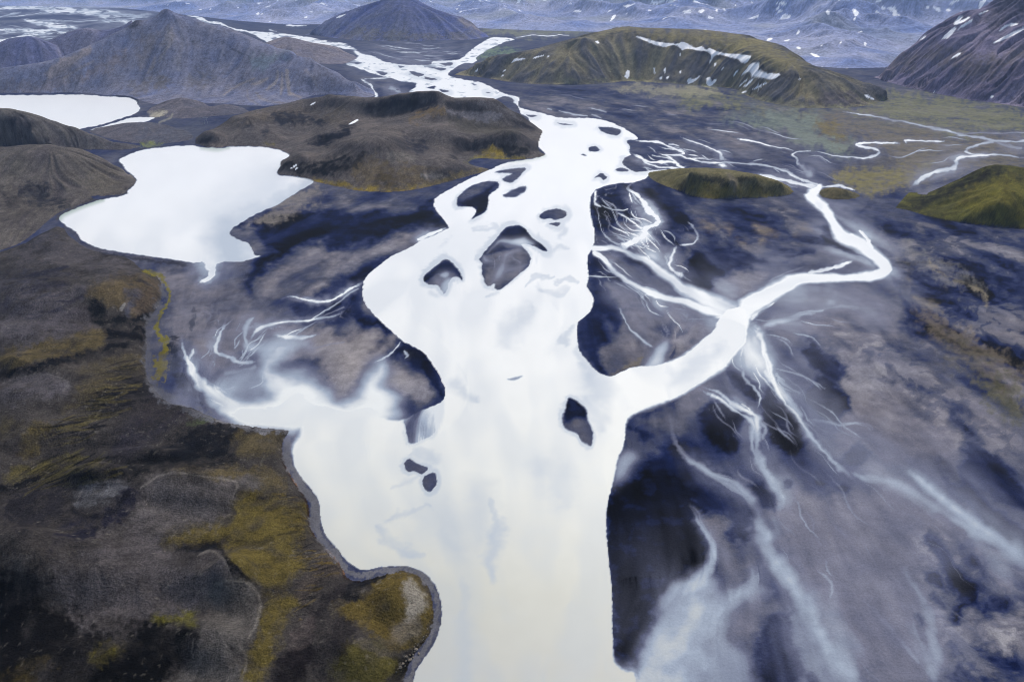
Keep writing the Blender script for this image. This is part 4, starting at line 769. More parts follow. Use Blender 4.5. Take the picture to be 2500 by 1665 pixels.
UPAINT = """13,12,12|.62|90|C1 -300,760 150,800 420,1000 560,1180 900,1230 1000,1500 900,1750 -300,1750
92,87,86|.75|30|C1 1000,210 1200,135 1400,170 1580,185 1620,220 1580,330 1560,420 1480,500 1100,545 950,520 900,400 950,280
98,98,102|.8|12|C1 515,300 600,212 720,195 850,198 890,225 800,300 720,340 560,385 510,360
86,81,82|.7|40|C1 350,820 600,640 900,560 1150,560 1200,690 1380,700 1460,670 1560,800 1400,1000 1100,1080 900,1180 640,1180 500,1120 380,1000
92,88,84|.75|18|C1 1460,930 1560,870 1680,880 1770,960 1780,1080 1740,1220 1680,1280 1500,1250 1480,1100 1430,1040
90,86,82|.7|18|C1 1330,1280 1450,1130 1560,1260 1680,1320 1690,1450 1640,1568 1200,1568 1310,1420
88,84,90|.6|40|B1 0,420 300,400 560,430 520,640 560,720 300,760 0,820
84,80,84|.6|30|B1 300,90 500,100 640,190 900,260 940,320 700,330 300,260 60,250
112,96,38|.85|20|C1 1640,285 1780,260 1880,300 2000,340 2090,360 2108,470 2130,550 2060,600 2000,640 2080,740 2060,800 1990,830 1960,960 2030,1010 1960,1130 1900,1280 1830,1440 1790,1568 1690,1568 1700,1400 1790,1230 1810,1050 1800,930 1700,850 1580,740 1520,620 1180,640 1150,560 1300,530 1480,510 1560,420
98,86,54|.7|16|C1 1150,130 1400,95 1650,110 1800,100 1900,150 1980,260 1850,240 1650,160 1500,170 1350,150
92,88,88|.7|10|C1 1650,170 1720,150 1770,180 1770,240 1710,250 1660,220
16,17,22|.95|9|C1 1215,665 1300,640 1480,612 1530,690 1600,770 1700,862 1620,840 1570,790 1540,720 1480,665 1390,680 1300,700
8,8,8|.97|22|C1 560,1568 700,1440 820,1350 860,1240 960,1180 1150,1150 1290,1170 1335,1250 1300,1300 1310,1400 1230,1480 1100,1540 1050,1600 560,1620
12,11,12|.93|34|C1 -60,900 120,830 280,810 330,900 270,1040 420,1090 500,1180 500,1280 400,1370 200,1430 -60,1540
22,20,20|.8|50|C1 -60,1300 300,1200 640,1220 700,1300 500,1480 300,1568 -60,1620
112,104,34|.8|14|C1 1060,1130 1180,1125 1260,1100 1335,1075 1325,1180 1270,1165 1150,1150 1080,1160
106,94,32|.8|18|C1 640,1370 740,1320 820,1290 820,1345 740,1400 660,1450
96,80,34|.7|26|C1 60,1500 200,1450 330,1430 250,1500 180,1580 0,1600
22,22,38|.85|24|C1 340,640 430,500 560,430 720,390 850,290 900,220 940,320 880,410 740,480 640,560 480,620
20,20,30|.7|40|C1 0,420 60,300 200,240 460,230 500,330 460,440 340,520 100,520
14,15,18|.9|14|C1 -60,360 40,270 160,215 330,190 560,200 720,185 900,195 960,140 1040,130 1160,90 1240,60 1500,90 1620,60 1560,-40 1300,-60 1120,-20 900,40 640,110 450,120 300,150 60,220 -60,260
104,92,40|.7|12|C1 30,190 100,110 330,60 470,20 560,30 420,90 300,140 160,170
108,94,40|.6|8|C1 600,90 640,50 690,40 680,80 640,110
110,94,42|.8|16|B1 140,1530 180,1400 240,1350 320,1370 330,1430 280,1500 260,1568 150,1568
96,84,44|.5|16|B1 0,1330 100,1320 130,1380 40,1440 0,1440
102,88,46|.6|26|B1 420,1250 540,1180 620,1060 800,960 930,930 960,980 800,1060 700,1160 560,1250
96,84,50|.5|20|B1 540,1000 700,920 900,880 900,920 720,980 600,1050
88,84,88|.75|18|B1 0,1090 150,1030 330,1020 460,1080 420,1140 250,1190 60,1210 0,1200
110,94,50|.75|14|B1 -60,960 -60,890 100,860 230,820 420,800 560,740 640,700 700,720 720,790 640,850 460,880 250,920 60,970
80,74,78|.5|14|B1 440,620 560,560 620,620 640,700 560,720 460,670
12,13,18|.95|12|B1 -60,1050 -60,1000 100,980 300,930 480,880 660,850 740,780 720,710 860,720 1000,690 1000,790 900,810 760,860 560,900 360,960 160,1010
20,20,26|.75|20|B1 640,1190 800,1100 980,1060 1050,1120 1140,1210 1000,1230 800,1260 560,1260
104,90,62|.75|18|B1 590,440 700,400 840,360 960,340 1040,400 1090,480 1080,560 1000,580 900,600 820,560 720,520 640,500
84,72,64|.7|16|B1 920,440 1030,400 1090,470 1090,570 1000,610 930,590 900,520
14,16,20|.95|10|B1 615,590 650,510 700,560 760,620 860,640 960,620 1060,560 1050,620 960,670 840,695 720,690 650,650
70,74,92|.7|10|B1 860,450 930,430 960,480 900,560 870,620 840,580 880,510
150,146,142|.7|.6|B1 850,540,5 830,575,7
16,18,24|.92|14|B1 1060,1568 1150,1480 1260,1400 1420,1360 1560,1370 1640,1400 1600,1480 1560,1568
44,42,54|.6|26|B1 880,1300 1150,1250 1280,1270 1200,1350 1060,1480 900,1568 800,1560
100,86,48|.75|12|B1 1600,1440 1680,1390 1860,1410 1950,1420 1920,1500 1930,1568 1640,1568
88,98,66|.7|6|B1 1270,1360 1330,1340 1420,1310 1480,1300 1440,1330 1320,1370
46,40,44|.55|20|B1 1000,1230 1100,1190 1200,1240 1260,1290 1160,1330 1000,1380 900,1350
40,42,56|.6|24|B1 0,300 160,310 330,340 260,420 60,420 0,380
34,36,50|.7|18|B1 0,520 100,510 160,540 80,590 0,590
50,50,60|.5|24|B1 100,20 300,60 460,90 330,130 160,110 0,130
48,34,26|.95|.5|B1 1960,1402,5 1965,1430,6 1935,1490,6 1930,1568,7 C1 1945,70,8 2000,170,9 2068,270,9 2106,360,9 2118,470,9 2148,560,9 2215,640,10 2300,722,10 2345,795,10 C2 40,850,9 130,880,7
150,112,84|.6|.5|C1 1965,100,3 2010,190,4 2060,255,3
150,112,84|.6|.5|C1 2240,660,4 2300,730,5 2340,780,4 C2 30,820,8
20,18,16|.85|.5|C2 600,900,4 622,970,5 636,1080,5 628,1200,5 575,1285,6 500,1370,8 430,1500,8
20,20,18|.8|.6|B1 1050,1110,5 1150,1215,7 1300,1240,4
26,22,24|.9|14|C1 1860,1568 1870,1420 1940,1360 2000,1330 2100,1310 2200,1340 2210,1400 2100,1480 2060,1568
24,20,24|.7|16|C1 2180,1000 2352,880 C2 20,880 60,900 0,1000 C1 2260,1060 2160,1180 2130,1150
88,78,76|.6|16|C1 1960,1330 2040,1200 2110,1120 2160,1130 2130,1250 2060,1330
84,74,66|.6|16|C1 2030,930 2120,830 2240,700 2330,780 2300,850 2180,910 2060,1010
108,90,36|.9|16|C2 -60,1060 100,1000 200,920 350,820 440,812 520,840 590,900 615,980 630,1080 620,1190 560,1270 430,1350 300,1310 200,1200 60,1130
96,86,32|.85|20|C2 -20,1400 60,1300 200,1300 330,1360 400,1430 400,1500 330,1568 -40,1568
152,146,136|.75|14|C2 430,950 480,870 540,920 580,1000 560,1090 510,1140 450,1130 470,1050
120,112,104|.5|12|C2 350,1200 430,1140 540,1150 560,1230 420,1300 370,1250
106,98,92|.5|10|C2 110,1290 160,1270 260,1340 360,1370 330,1390 220,1360
16,17,22|.92|9|C2 20,990 60,900 140,880 330,825 250,890 180,930 140,980 60,1010
26,24,22|.8|8|C2 340,1370 400,1400 480,1370 540,1300 570,1310 470,1440 420,1568 330,1568 400,1440
28,24,28|.7|20|C2 -60,1100 60,1140 150,1200 60,1300 0,1380 -60,1380""".split('\n')  # dark bands under mounds are painted shade; corner patch mixes dark lava and vignette
STRIPS = """90,90,96|.85|.4|B1 1105,440,14 1095,540,18 1030,640,20 1010,780,20 1010,960,20 1050,1090,24 1150,1190,28 1300,1260,22 1450,1320,14
106,105,109|.9|.35|B1 1500,1330,12 1700,1385,12 1900,1400,12 1990,1400,18 1975,1480,22 1965,1568,20 C1 1975,60,16 2020,150,17 2090,250,19 2140,340,22 2160,460,22 2180,570,18 2250,650,16 2330,740,18 C2 60,810,14 150,850,16 330,800,10 430,790,10 530,810,13 615,890,15 655,980,14 668,1090,14 660,1200,13 610,1300,12 530,1410,12 470,1568,12
118,110,34|.78|.5|B1 980,308,8 1060,328,13 1105,350,10 1130,400,6 1158,460,7 1155,520,8 1110,590,8 1085,640,8
118,110,34|.8|.5|B1 1072,665,7 1080,710,10 1100,760,10 1135,800,16 1130,850,20
110,100,32|.8|.45|B1 1115,880,24 1110,950,26 1100,1020,24
14,20,34|.9|.5|B1 1195,790,18 1190,880,22 1200,1000,26 1280,1100,30 1390,1180,26 1480,1240,16 1580,1295,8
44,52,70|.6|.6|B1 1330,560,6 1320,650,12 1310,720,8
20,26,44|.7|.6|B1 1880,210,8 1760,310,12 1690,370,14 1700,430,8
30,40,66|.4|1|B1 1480,560,20 1440,640,30
70,68,64|.8|.6|A1 380,1490,8 440,1450,8 560,1403,8 700,1360,8 860,1325,8 915,1270,8
120,114,116|.6|.5|A1 1895,1195,6 1910,1140,5 1930,1100,4
62,62,74|.7|.5|A1 830,1130,5 815,1090,5 900,1045,5 980,1020,5 1150,1003,4
58,58,70|.6|.5|A1 1570,1003,3 1750,1002,4 1900,1022,4 1975,1060,4
80,78,86|.6|.5|B1 440,10,7 520,70,7 560,130,7 700,180,7 900,215,7 1150,250,7 1330,275,8
24,26,40|.6|.5|B1 680,190,4 900,225,5 1150,255,6 1330,280,6""".split('\n')
SNOW = """5|A2 2015,250 2060,255 2120,275 2180,290 2260,298 2300,300 2324,296 A3 0,290 40,295 75,315 110,330 150,318 180,345 205,330 260,355 330,370 400,372 450,380 485,385 480,405 440,440 400,410 350,395 290,380 240,380 215,420 200,435 215,370 170,350 110,345 60,335 20,345 0,365 A2 2320,400 2335,350 2324,330 2280,310 2220,325 2150,308 2080,280
5|A3 415,520 450,480 480,440 520,432 545,440 535,475 560,490 600,505 680,505 670,525 625,545 580,535 530,530 490,525 480,490 450,500
5|A3 180,540 205,530 215,555 245,540 240,565 205,592 185,580
5|A3 52,545 70,535 90,545 140,517 120,545 65,575 52,568
5|A3 410,640 440,625 460,628 430,640
5|A3 435,590 490,545 500,545 460,590
5|A3 490,615 560,575 600,565 550,600
5|A3 405,590 450,548 455,552 415,588
5|A3 365,515 390,482 395,490 375,515
5|A3 810,540 830,538 825,546 812,546
5|A3 1262,648 1290,655 1328,678 1310,682 1275,665
5|A2 1175,432 1190,405 1220,400 1270,403 1240,412 1200,420
5|A2 1317,402 1350,385 1397,378 1370,392
5|A2 1415,390 1425,378 1432,385 1422,398
5|A2 1745,283 1765,282 1770,300 1755,297
5|A2 1945,520 1965,482 1978,490 1972,540 1958,538
5|A2 2142,470 2150,468 2155,505 2148,500
5|A2 2215,475 2225,468 2225,505 2218,500
5|A2 2180,535 2200,525 2195,548
5|A2 2225,530 2250,525 2235,545
5|A2 2318,490 2335,485 2330,505
5|A2 1110,490 1135,478 1125,492
5|A2 1100,525 1115,510 1118,520
5|A2 925,490 942,472 945,480 930,495
5|A3 232,440 248,430 245,450 236,455
5|A3 285,475 296,465 292,482
5|A2 1360,320 1395,290 1410,290 1400,305 1368,324
6|A3 1785,270 1830,225 1870,190 1885,195 1870,225 1830,262
6|A3 1870,165 1915,112 1930,120 1915,145 1970,118 1975,130 1900,170
6|A3 1900,205 1940,165 1995,135 1998,148 1950,180
6|A3 1635,270 1670,250 1690,255 1650,275
6|A3 1855,402 1880,375 1915,362 1918,375 1880,398
6|A3 2180,215 2220,175 2290,160 2312,172 2240,185 2200,212
6|A3 2135,300 2200,260 2352,188 2352,205 2230,268
6|A3 2040,105 2060,88 2105,72 2100,82 2060,98
6|A3 2118,668 2130,655 2145,660 2130,672
6|A3 1468,322 1480,314 1485,320
6|A3 1725,636 1735,630 1742,637
7|A1 2118,720 2135,705 2160,697 2155,708 2130,720
7|A2 58,852 80,835 120,816 122,826 85,848
7|A1 1985,1150 2010,1135 2025,1125 2028,1135 1998,1152
7|A1 2015,1158 2035,1145 2038,1150 2020,1162
4|A2 -30,125 0,110 36,98 30,108 0,122""".split('\n')
# far ranges: crest lines (x, y, distance) with a front foot dropped in front
FARSNOW = """A3 1336,8 1360,2 1384,4 1370,18 1345,20|A3 1180,70 1200,65 1215,80 1222,100 1200,115 1185,95|A3 1180,145 1190,125 1205,118 1190,140|A3 1460,80 1475,68 1485,90 1505,108 1480,112 1455,110|A3 1000,75 1015,68 1025,90 1010,108 1002,95|A3 795,235 810,205 820,220 805,238|A3 590,275 615,260 635,266 605,282|A3 795,322 815,322 826,336 805,338|A3 890,365 920,370 960,392 930,392 895,376|A3 1255,300 1265,288 1274,300 1264,318|A3 1120,472 1150,467 1170,475 1145,486 1125,482|A3 955,465 968,458 975,470 962,477|A3 1680,50 1695,42 1704,55 1690,62|A3 1640,262 1660,250 1688,252 1655,272|A3 2040,60 2050,20 2070,5 2098,0 2080,25 2050,68|A3 1835,40 1870,10 1912,0 1885,20|A3 20,85 45,72 72,70 50,85|A3 122,78 150,68 170,72 140,94|A3 245,70 260,66 255,88|A3 640,25 690,18 735,25 710,40 670,28|A3 375,38 385,36 382,46|A3 485,20 500,18 495,30|A3 145,212 165,205 178,210 160,216|A3 1085,300 1100,288 1105,296|A3 710,278 740,274 748,280 720,284|A3 960,316 975,314 968,324|A3 1215,225 1240,214 1245,220|A3 1815,70 1835,55 1850,75 1830,84|A2 1845,150 1860,115 1882,105 1885,118 1860,140|A2 2105,70 2120,66 2128,76 2112,78|A2 2160,25 2200,8 2240,5 2180,28|A2 2230,15 2280,2 2290,8 2240,24|A2 800,46 815,40 822,44|A2 1940,42 1975,34 1980,44 1950,48|A1 1750,98 1765,88 1775,96 1760,104|A1 1775,106 1792,95 1798,100|A1 2075,118 2095,113 2100,122 2082,126|A1 1425,72 1440,58 1445,64|A1 1360,76 1375,66 1378,74|A1 1830,20 1850,2 1860,0|A1 1840,150 1850,146 1848,156""".split('|')

# pale rims and painted shade bands along the edges of the flat-topped mounds
RIMS = """122,116,110|.5|.6|C1 960,240,4 1080,165,5 1200,138,5 1320,152,4 1580,188,5 1622,222,5 1590,300,4
118,112,106|.5|.6|C1 1350,705,4 1440,668,6 1520,722,6 1562,800,5
122,116,108|.5|.6|C1 1470,905,4 1590,872,6 1710,900,7 1775,1000,7 1765,1130,6 1700,1265,5
112,106,100|.45|.6|C1 1320,1275,4 1310,1370,4
112,106,100|.45|.6|C1 1640,1310,4 1688,1420,5 1650,1560,5
116,112,110|.5|.6|C1 525,330,4 590,225,4 720,198,4 850,200,4
104,100,98|.4|.6|B1 20,1080,4 180,1030,4 340,1025,5 460,1080,5 430,1140,4
18,17,18|.7|.7|C1 1205,668,6 1320,640,9 1480,614,9 1530,690,8 1600,780,10 1700,866,8
16,16,22|.7|.8|C1 500,400,10 620,440,14 760,400,14 880,270,10
15,15,18|.6|.8|C1 1060,100,14 1300,80,20 1560,70,20
26,24,20|.6|.7|C1 1900,560,4 2000,545,6 2100,500,4
24,24,22|.5|.8|C1 1620,600,10 1760,620,14 1860,590,10"""
RIMS = RIMS.split('\n')

DENTS = [(0, "A1 1150,86,22,9,12"), (7, "A2 300,770,85,26,-14 A2 480,935,50,24,-9 A2 560,1000,50,26,-7 A2 880,1060,34,22,-9 A1 2080,890,60,26,-10 A1 1900,960,45,16,-5 A2 620,900,60,14,5"),
 (7, "A2 950,715,90,16,9 A2 640,660,60,14,6 A2 310,985,80,30,12 A2 150,1030,60,22,5 A2 1150,945,60,20,9 A2 1290,1010,30,14,4 A1 1450,945,30,16,8 A1 2220,930,50,14,7 A1 1700,830,60,14,7 A1 2080,1080,24,12,6 A2 700,780,24,24,6 A2 60,1000,50,16,5"),
 (9, "A1 300,1330,60,30,-9 A1 330,1080,110,30,8 A1 700,1240,40,20,3"), (8, "A1 200,850,60,22,6 A1 120,880,40,16,-5"),
 (10, "A2 2324,1230,30,14,4 A3 130,1215,34,12,5 A3 80,1260,30,10,-5 A3 470,1225,30,10,4 A3 500,1265,40,10,-3 A3 320,1230,10,20,3"),
 (11, "A3 2150,1180,60,20,6 A3 1700,1400,60,14,-6"), (0, "A1 1990,380,18,14,12 A1 930,140,14,12,14 A1 1600,420,60,26,-6")]
# ------------------------------------------------------------------ relief
Z = np.zeros(SH, F4); LAB = np.full(SH, -1, np.int16)

def control(p):
    u, v = p[0], p[1]; hx, hy, hz = raydir(u, v)
    if len(p) == 3: d = p[2]/hy            # distances are read along the view axis
    else:
        fx, fy = ground(u, p[2]); d0 = math.hypot(fx, fy); t = math.tan(math.radians(p[3]))
        d = (CAMZ + d0*t)/(t - hz)
    return hx*d, hy*d, max(CAMZ + hz*d, .5)

def densify(P, step):
    out = [P[0]]
    for a, b in zip(P[:-1], P[1:]):
        n = max(1, int(np.linalg.norm(np.array(b[:2])-np.array(a[:2]))/step))
        for i in range(1, n+1): out.append(tuple(np.array(a) + (np.array(b)-np.array(a))*i/n))
    return out

def rbf(C, xs, ys):
    C = np.asarray(C); s = 1/300.
    P = C[:, :2]*s; n = len(P)
    A = np.zeros((n+1, n+1)); A[:n, :n] = np.sqrt(((P[:, None]-P[None])**2).sum(-1) + .0004)
    A[:n, :n] += np.eye(n)*1e-6; A[:n, n] = A[n, :n] = 1
    w = np.linalg.solve(A, np.append(C[:, 2], 0))
    out = np.full(xs.shape, w[n], F4); xs = (xs*s).astype(F4); ys = (ys*s).astype(F4); P = P.astype(F4); w = w.astype(F4)
    for i in range(n): out += w[i]*np.sqrt((xs-P[i, 0])**2 + (ys-P[i, 1])**2 + F4(.0004))
    return out

GUL = np.zeros(SH, F4)
for hid, h in enumerate(HILLS):
    foot = smooth(np.array([p[:2] for p in pts(h['foot'])]), 3)
    fx, fy = ground(foot[:, 0], foot[:, 1])
    C = [(x, y, 0.0) for x, y in zip(fx, fy)]
    D0 = np.hypot(fx, fy).mean(); step = D0*.016
    C = densify(C, step*1.3)
    back = []
    for s in h['sky']:
        R = [control(p) for p in pts(s)]
        C += densify(R, step)
        for x, y, z in R:
            d = math.hypot(x, y); k = (d + max(z, 6)/math.tan(math.radians(h['bs'])) + 8)/d
            back.append((x*k, y*k))
    C += densify([(x, y, 0.0) for x, y in back], step*2)
    for s in h['inn']:
        C += densify([control(p) for p in pts(s)], step)
    C = np.array(C)
    _, keep = np.unique(np.round(C[:, :2]/(step*.45)), axis=0, return_index=True)
    C = C[np.sort(keep)]
    bu, bv = project(np.array(back)[:, 0], np.array(back)[:, 1], 0.0)
    P = np.vstack([foot, np.stack([bu, bv], 1)[::-1]])
    rs, cs, sd = poly_sd(P, 4)
    m = sd > 0
    z = np.zeros(sd.shape, F4)
    z[m] = np.maximum(rbf(C, X[rs, cs][m], Y[rs, cs][m]), 0)
    up = m & (z > Z[rs, cs] + .2)
    Z[rs, cs] = np.where(up, z, Z[rs, cs]); LAB[rs, cs] = np.where(up, hid, LAB[rs, cs]); GUL[rs, cs] = np.where(up, h['g'], GUL[rs, cs])

# near upland: a bluff along the shore, rolling ground behind
UPID, FARID = 20, 30
UP = smooth(np.array([p[:2] for p in pts(UPLAND)]), 3, True)
wu = fbm(U/16, V/16, 3, 91)*2.0; wv = fbm(U/16, V/16, 3, 92)*2.0
rs, cs, sd = poly_sd(UP, 300, U+wu, V+wv)
up_sd = np.full(SH, -300, F4); up_sd[rs, cs] = sd
loc = (D/FOC).astype(F4)                                  # metres per photo pixel across
dm = np.clip(up_sd, 0, 300)*loc
zu = 7*sstep(0, 7, dm) + 10*(1-np.exp(-dm/45)) + 16*sstep(60, 260, dm)
for s in DOMES:
    o, v5 = s.split(); a = [float(q) for q in v5.split(',')]
    cu, cv = ORG[o][0]+a[0]/SC, ORG[o][1]+a[1]/SC
    q = np.sqrt(((U-cu)/(a[2]/SC*1.15))**2 + ((V-cv)/(a[3]/SC*1.15))**2)
    zu += 1.0*a[4]*(1-sstep(.25, 1.3, q))*sstep(0, 25, dm)
zu += sstep(5, 60, dm)*(9*fbm(X/140, Y/140, 3, 11) + 6*ridged(X/170+.3*fbm(X/90, Y/90, 2, 14), Y/120, 4, 13) + .9*fbm(X/26, Y/26, 4, 12))
m = (up_sd > 0) & (zu > Z)
Z = np.where(m, zu, Z); LAB = np.where(m, UPID, LAB); GUL = np.where(m, 2.2, GUL)

# far ranges beyond the flats
fb = pts("N -400,14 0,15 300,21 480,40 560,50 700,61 860,60 1150,69 1300,75 1500,80 1640,86 1760,100 1850,138 1950,160 2060,168 2160,166 2300,120 2900,60")
fv = np.interp(us, [p[0] for p in fb], [p[1] for p in fb])
bx, by = ground(us, fv); db = np.hypot(bx, by)
rel = (D - db[None, :]).astype(F4)
env = np.clip(rel*.075, 0, 330)
rr = ridged(X/1500+3.1, Y/1500+1.7, 5, 21)
zf = env*(.12 + 1.25*rr) + sstep(0, 500, rel)*18*ridged(X/330, Y/330, 4, 23)
m = (rel > 0) & (zf > Z + .2)
Z = np.where(m, zf, Z).astype(F4); LAB = np.where(m, FARID, LAB); GUL = np.where(m, 10*sstep(0, 800, rel), GUL)

print([(i,int((LAB==i).sum()),round(float(Z[LAB==i].max()) if (LAB==i).any() else 0,1)) for i in list(range(len(HILLS)))+[20,30]])
# bowls, brows and knobs on the rugged ground, seen where the photo shows them
pu0, pv0 = project(X, Y, Z)
for key, t in DENTS:
    for p in pts(t):
        r = p[2:]; q = ((pu0-p[0])/r[0])**2 + ((pv0-p[1])/r[1])**2
        Z = np.where(LAB == key, Z + r[2]*(1.6 if key == 7 else 1)*np.exp(-q*1.2).astype(F4), Z)
Z = np.where(LAB >= 0, np.maximum(Z, .3), Z).astype(F4)
hill = LAB >= 0
Zs = box_blur(Z, 1, 2); Z = np.where(hill, Zs, 0).astype(F4)

# downslope / comb streaks
def grad(z):
    gr, gc = np.gradient(z); return gr.astype(F4), gc.astype(F4)
Xr, Xc = np.gradient(X); Yr, Yc = np.gradient(Y)
Jd = Xc*Yr - Xr*Yc
def world_grad(z):
    zr, zc = grad(z)
    return ((zc*Yr - zr*Yc)/Jd).astype(F4), ((zr*Xc - zc*Xr)/Jd).astype(F4)
Zb = box_blur(Z, 3, 2)
gx, gy = world_grad(Zb); slope = np.sqrt(gx*gx + gy*gy)
def to_index(wx, wy):
    a = (wx*Yr - wy*Xr)/Jd; b = (wy*Xc - wx*Yc)/Jd
    n = np.sqrt(a*a+b*b) + 1e-12
    return (a/n).astype(F4), (b/n).astype(F4)
cu_ = []
for s in COMB:
    o, a, b = s.split(); q = pts(o+' '+a)[0]; dd = [float(k) for k in b.split(',')]; cu_.append((q[0], q[1], dd[0], dd[1], 1.0, 200.))
def tangents(P, w, r, n):
    P = smooth(np.array([p[:2] for p in P]), n)
    for p, q in zip(P[:-1], P[1:]): cu_.append((*((p+q)/2), *(q-p), w, r))
for s in STREAMS: tangents(pts(s.split('|')[2]), .5, 26., 2)
tangents(pts(RIVER), .5, 40., 1)
ku, kv = us[::10], vs[::8]; KU, KV = np.meshgrid(ku, kv)
c2 = np.zeros(KU.shape); s2 = np.zeros(KU.shape)
for u0, v0, du, dv, w0, r0 in cu_:
    w = w0/(((KU-u0)**2 + (KV-v0)**2)/(r0*r0) + .25)**1.5; t = 2*math.atan2(dv, du)
    c2 += w*math.cos(t); s2 += w*math.sin(t)
def upsample(a):
    a = np.stack([np.interp(us, ku, r) for r in a]); return np.stack([np.interp(vs, kv, c) for c in a.T], 1).astype(F4)
th = .5*np.arctan2(upsample(s2), upsample(c2)) + fbm(U/90, V/60, 3, 31)*.3
cfu, cfv = np.cos(th).astype(F4), np.sin(th).astype(F4)
rowstep = np.gradient(vs).astype(F4)[:, None]
ci, ri = cfu/np.gradient(us).astype(F4)[None, :], cfv/rowstep; n = np.sqrt(ci*ci+ri*ri)+1e-9; ci /= n; ri /= n
dc, dr = to_index(-gx, -gy)
k = sstep(.02, .08, slope)*hill
fxi = ci*(1-k)+dc*k; fyi = ri*(1-k)+dr*k
n = np.sqrt(fxi**2+fyi**2)+1e-6; fxi = (fxi/n).astype(F4); fyi = (fyi/n).astype(F4)
white = rng.standard_normal(SH).astype(F4)
n1 = box_blur(white, 1, 1); n2 = box_blur(np.roll(white, 37, 1), 3, 2); n3 = box_blur(np.roll(white, 91, 1), 8, 2)
L1, = lic([n1], fxi, fyi, 14); L2, = lic([n2], box_blur(fxi, 1), box_blur(fyi, 1), 34)
L3, = lic([n3], box_blur(fxi, 2), box_blur(fyi, 2), 30)
print('lic done')
sl = sstep(.08, .4, slope)*sstep(0, 14, Z)
Z = (Z + hill*GUL*sl*(.30*L3 + .55*(.8-np.abs(L2)) + .10*L2 + .06*L1)*np.where(LAB == UPID, .16, 1)).astype(F4)
Z = np.where(hill, np.maximum(Z, .15), 0).astype(F4)
# small relief of the open plain, none where water lies
PU, PV = project(X, Y, Z); PU = PU.astype(F4); PV = PV.astype(F4)

# ------------------------------------------------------------------ water
wl = fbm(U/60, V/40, 3, 41); wl2 = fbm(U/60, V/40, 3, 42); wf = fbm(U/15, V/9, 3, 43); wf2 = fbm(U/15, V/9, 3, 44)
def zone(t, soft):
    P = smooth(np.array([p[:2] for p in pts(t)]), 2, True); rs, cs, sd = poly_sd(P, soft*1.5+2, U+wl*soft*.5, V+wl2*soft*.4); z_ = np.zeros(SH, F4); z_[rs, cs] = sstep(-soft, soft, sd); return z_
# sand tones of the plain
T = np.full(SH, .40, F4)
for s in TONES:
    tg, st, soft, t = s.split('|'); soft = float(soft); P = smooth(np.array([p[:2] for p in pts(t)]), 2, True)
    a = soft
    rs, cs, sd = poly_sd(P, soft*1.6+2, U+wf*a*.35+wl*a*.9+cfu*(L2*a*.25+L3*a*.5), V+wf2*a*.3+wl2*a*.7+cfv*(L2*a*.25+L3*a*.5))
    T[rs, cs] += (float(tg)-T[rs, cs])*float(st)*sstep(-soft, soft, sd)
tex = fbm(X/26, Y/26, 4, 51)
blot = fbm(X/70+cfu, Y/70, 4, 52)
PATZ = np.zeros(SH, F4)
for op, soft, t in PATCHY: PATZ = np.maximum(PATZ, op*zone(t, soft))
pat = .6*fbm((U+cfu*22*L3)/40, (V+cfv*14*L3)/20, 5, 58) + .30*L3 + .14*L2
con = .45 + 1.5*T*(1-T) + PATZ*.5
T = T + (.30*sstep(.12, .32, pat) - .20*sstep(.05, .4, -pat))*np.clip(3.2*T*(1-T)+.12, 0, 1)*PATZ
T = np.clip(T + con*(.028*L2 + .06*L3 + .008*L1 + .09*tex + .13*blot), 0, 1)
T = np.maximum(T, .015 + .09*sstep(.05, .6, fbm(U/46+cfu*.3*L3, V/30, 4, 59)) + .02*L3)
speck = sstep(.25, .9, fbm(X/9, Y/9, 3, 53) + .5*tex)
UR = U + wf*1.8; VR = V + wf2*1.3
W = np.zeros(SH, F4); WID = np.zeros(SH, np.int16); BARID = np.full(SH, -1, np.int16)
S = np.full(SH, 1.3, F4)
for o, a, r, s_ in (('B3', '250,1010', 70, 12), ('B3', '100,1120', 70, 10), ('B2', '2150,1240', 60, 10), ('B2', '1980,1310', 40, 7), ('C2', '1895,100', 60, 6), ('C2', '1920,1470', 50, 10),
                   ('B3', '400,860', 70, 16), ('B3', '470,700', 50, 12), ('B3', '200,640', 40, 8), ('B2', '1650,900', 60, 3), ('A2', '150,370', 60, 3), ('C2', '1830,500', 120, 2.5),
                   ('C2', '600,860', 90, 2.2), ('B3', '60,860', 60, 9), ('B2', '2250,930', 60, 6), ('B1', '1620,1260', 60, 26), ('B1', '1800,1285', 80, 30), ('B1', '2100,1270', 90, 30), ('B2', '100,1290', 80, 30), ('B2', '330,1320', 40, 14)):
    q = pts(o+' '+a)[0]; S = np.maximum(S, s_*np.exp(-((U-q[0])**2+(V-q[1])**2)/(r*r)))
def water_poly(txt, wid, soft):
    P = smooth(np.array([p[:2] for p in pts(txt)]), 3, True)
    rs, cs, sd = poly_sd(P, 34, UR, VR)
    s_ = soft[rs, cs] if isinstance(soft, np.ndarray) else soft
    w = sstep(-s_, s_, sd); w = np.where(LAB[rs, cs] >= 0, 0, w) if wid < 2 else np.where((LAB[rs, cs] >= 0) & (Z[rs, cs] > 1.2), 0, w)
    WID[rs, cs] = np.where((w > .5), wid, WID[rs, cs]); W[rs, cs] = np.maximum(W[rs, cs], w)
    return rs, cs, sd
water_poly(RIVER, 1, S)
shoal = np.zeros(SH, F4)
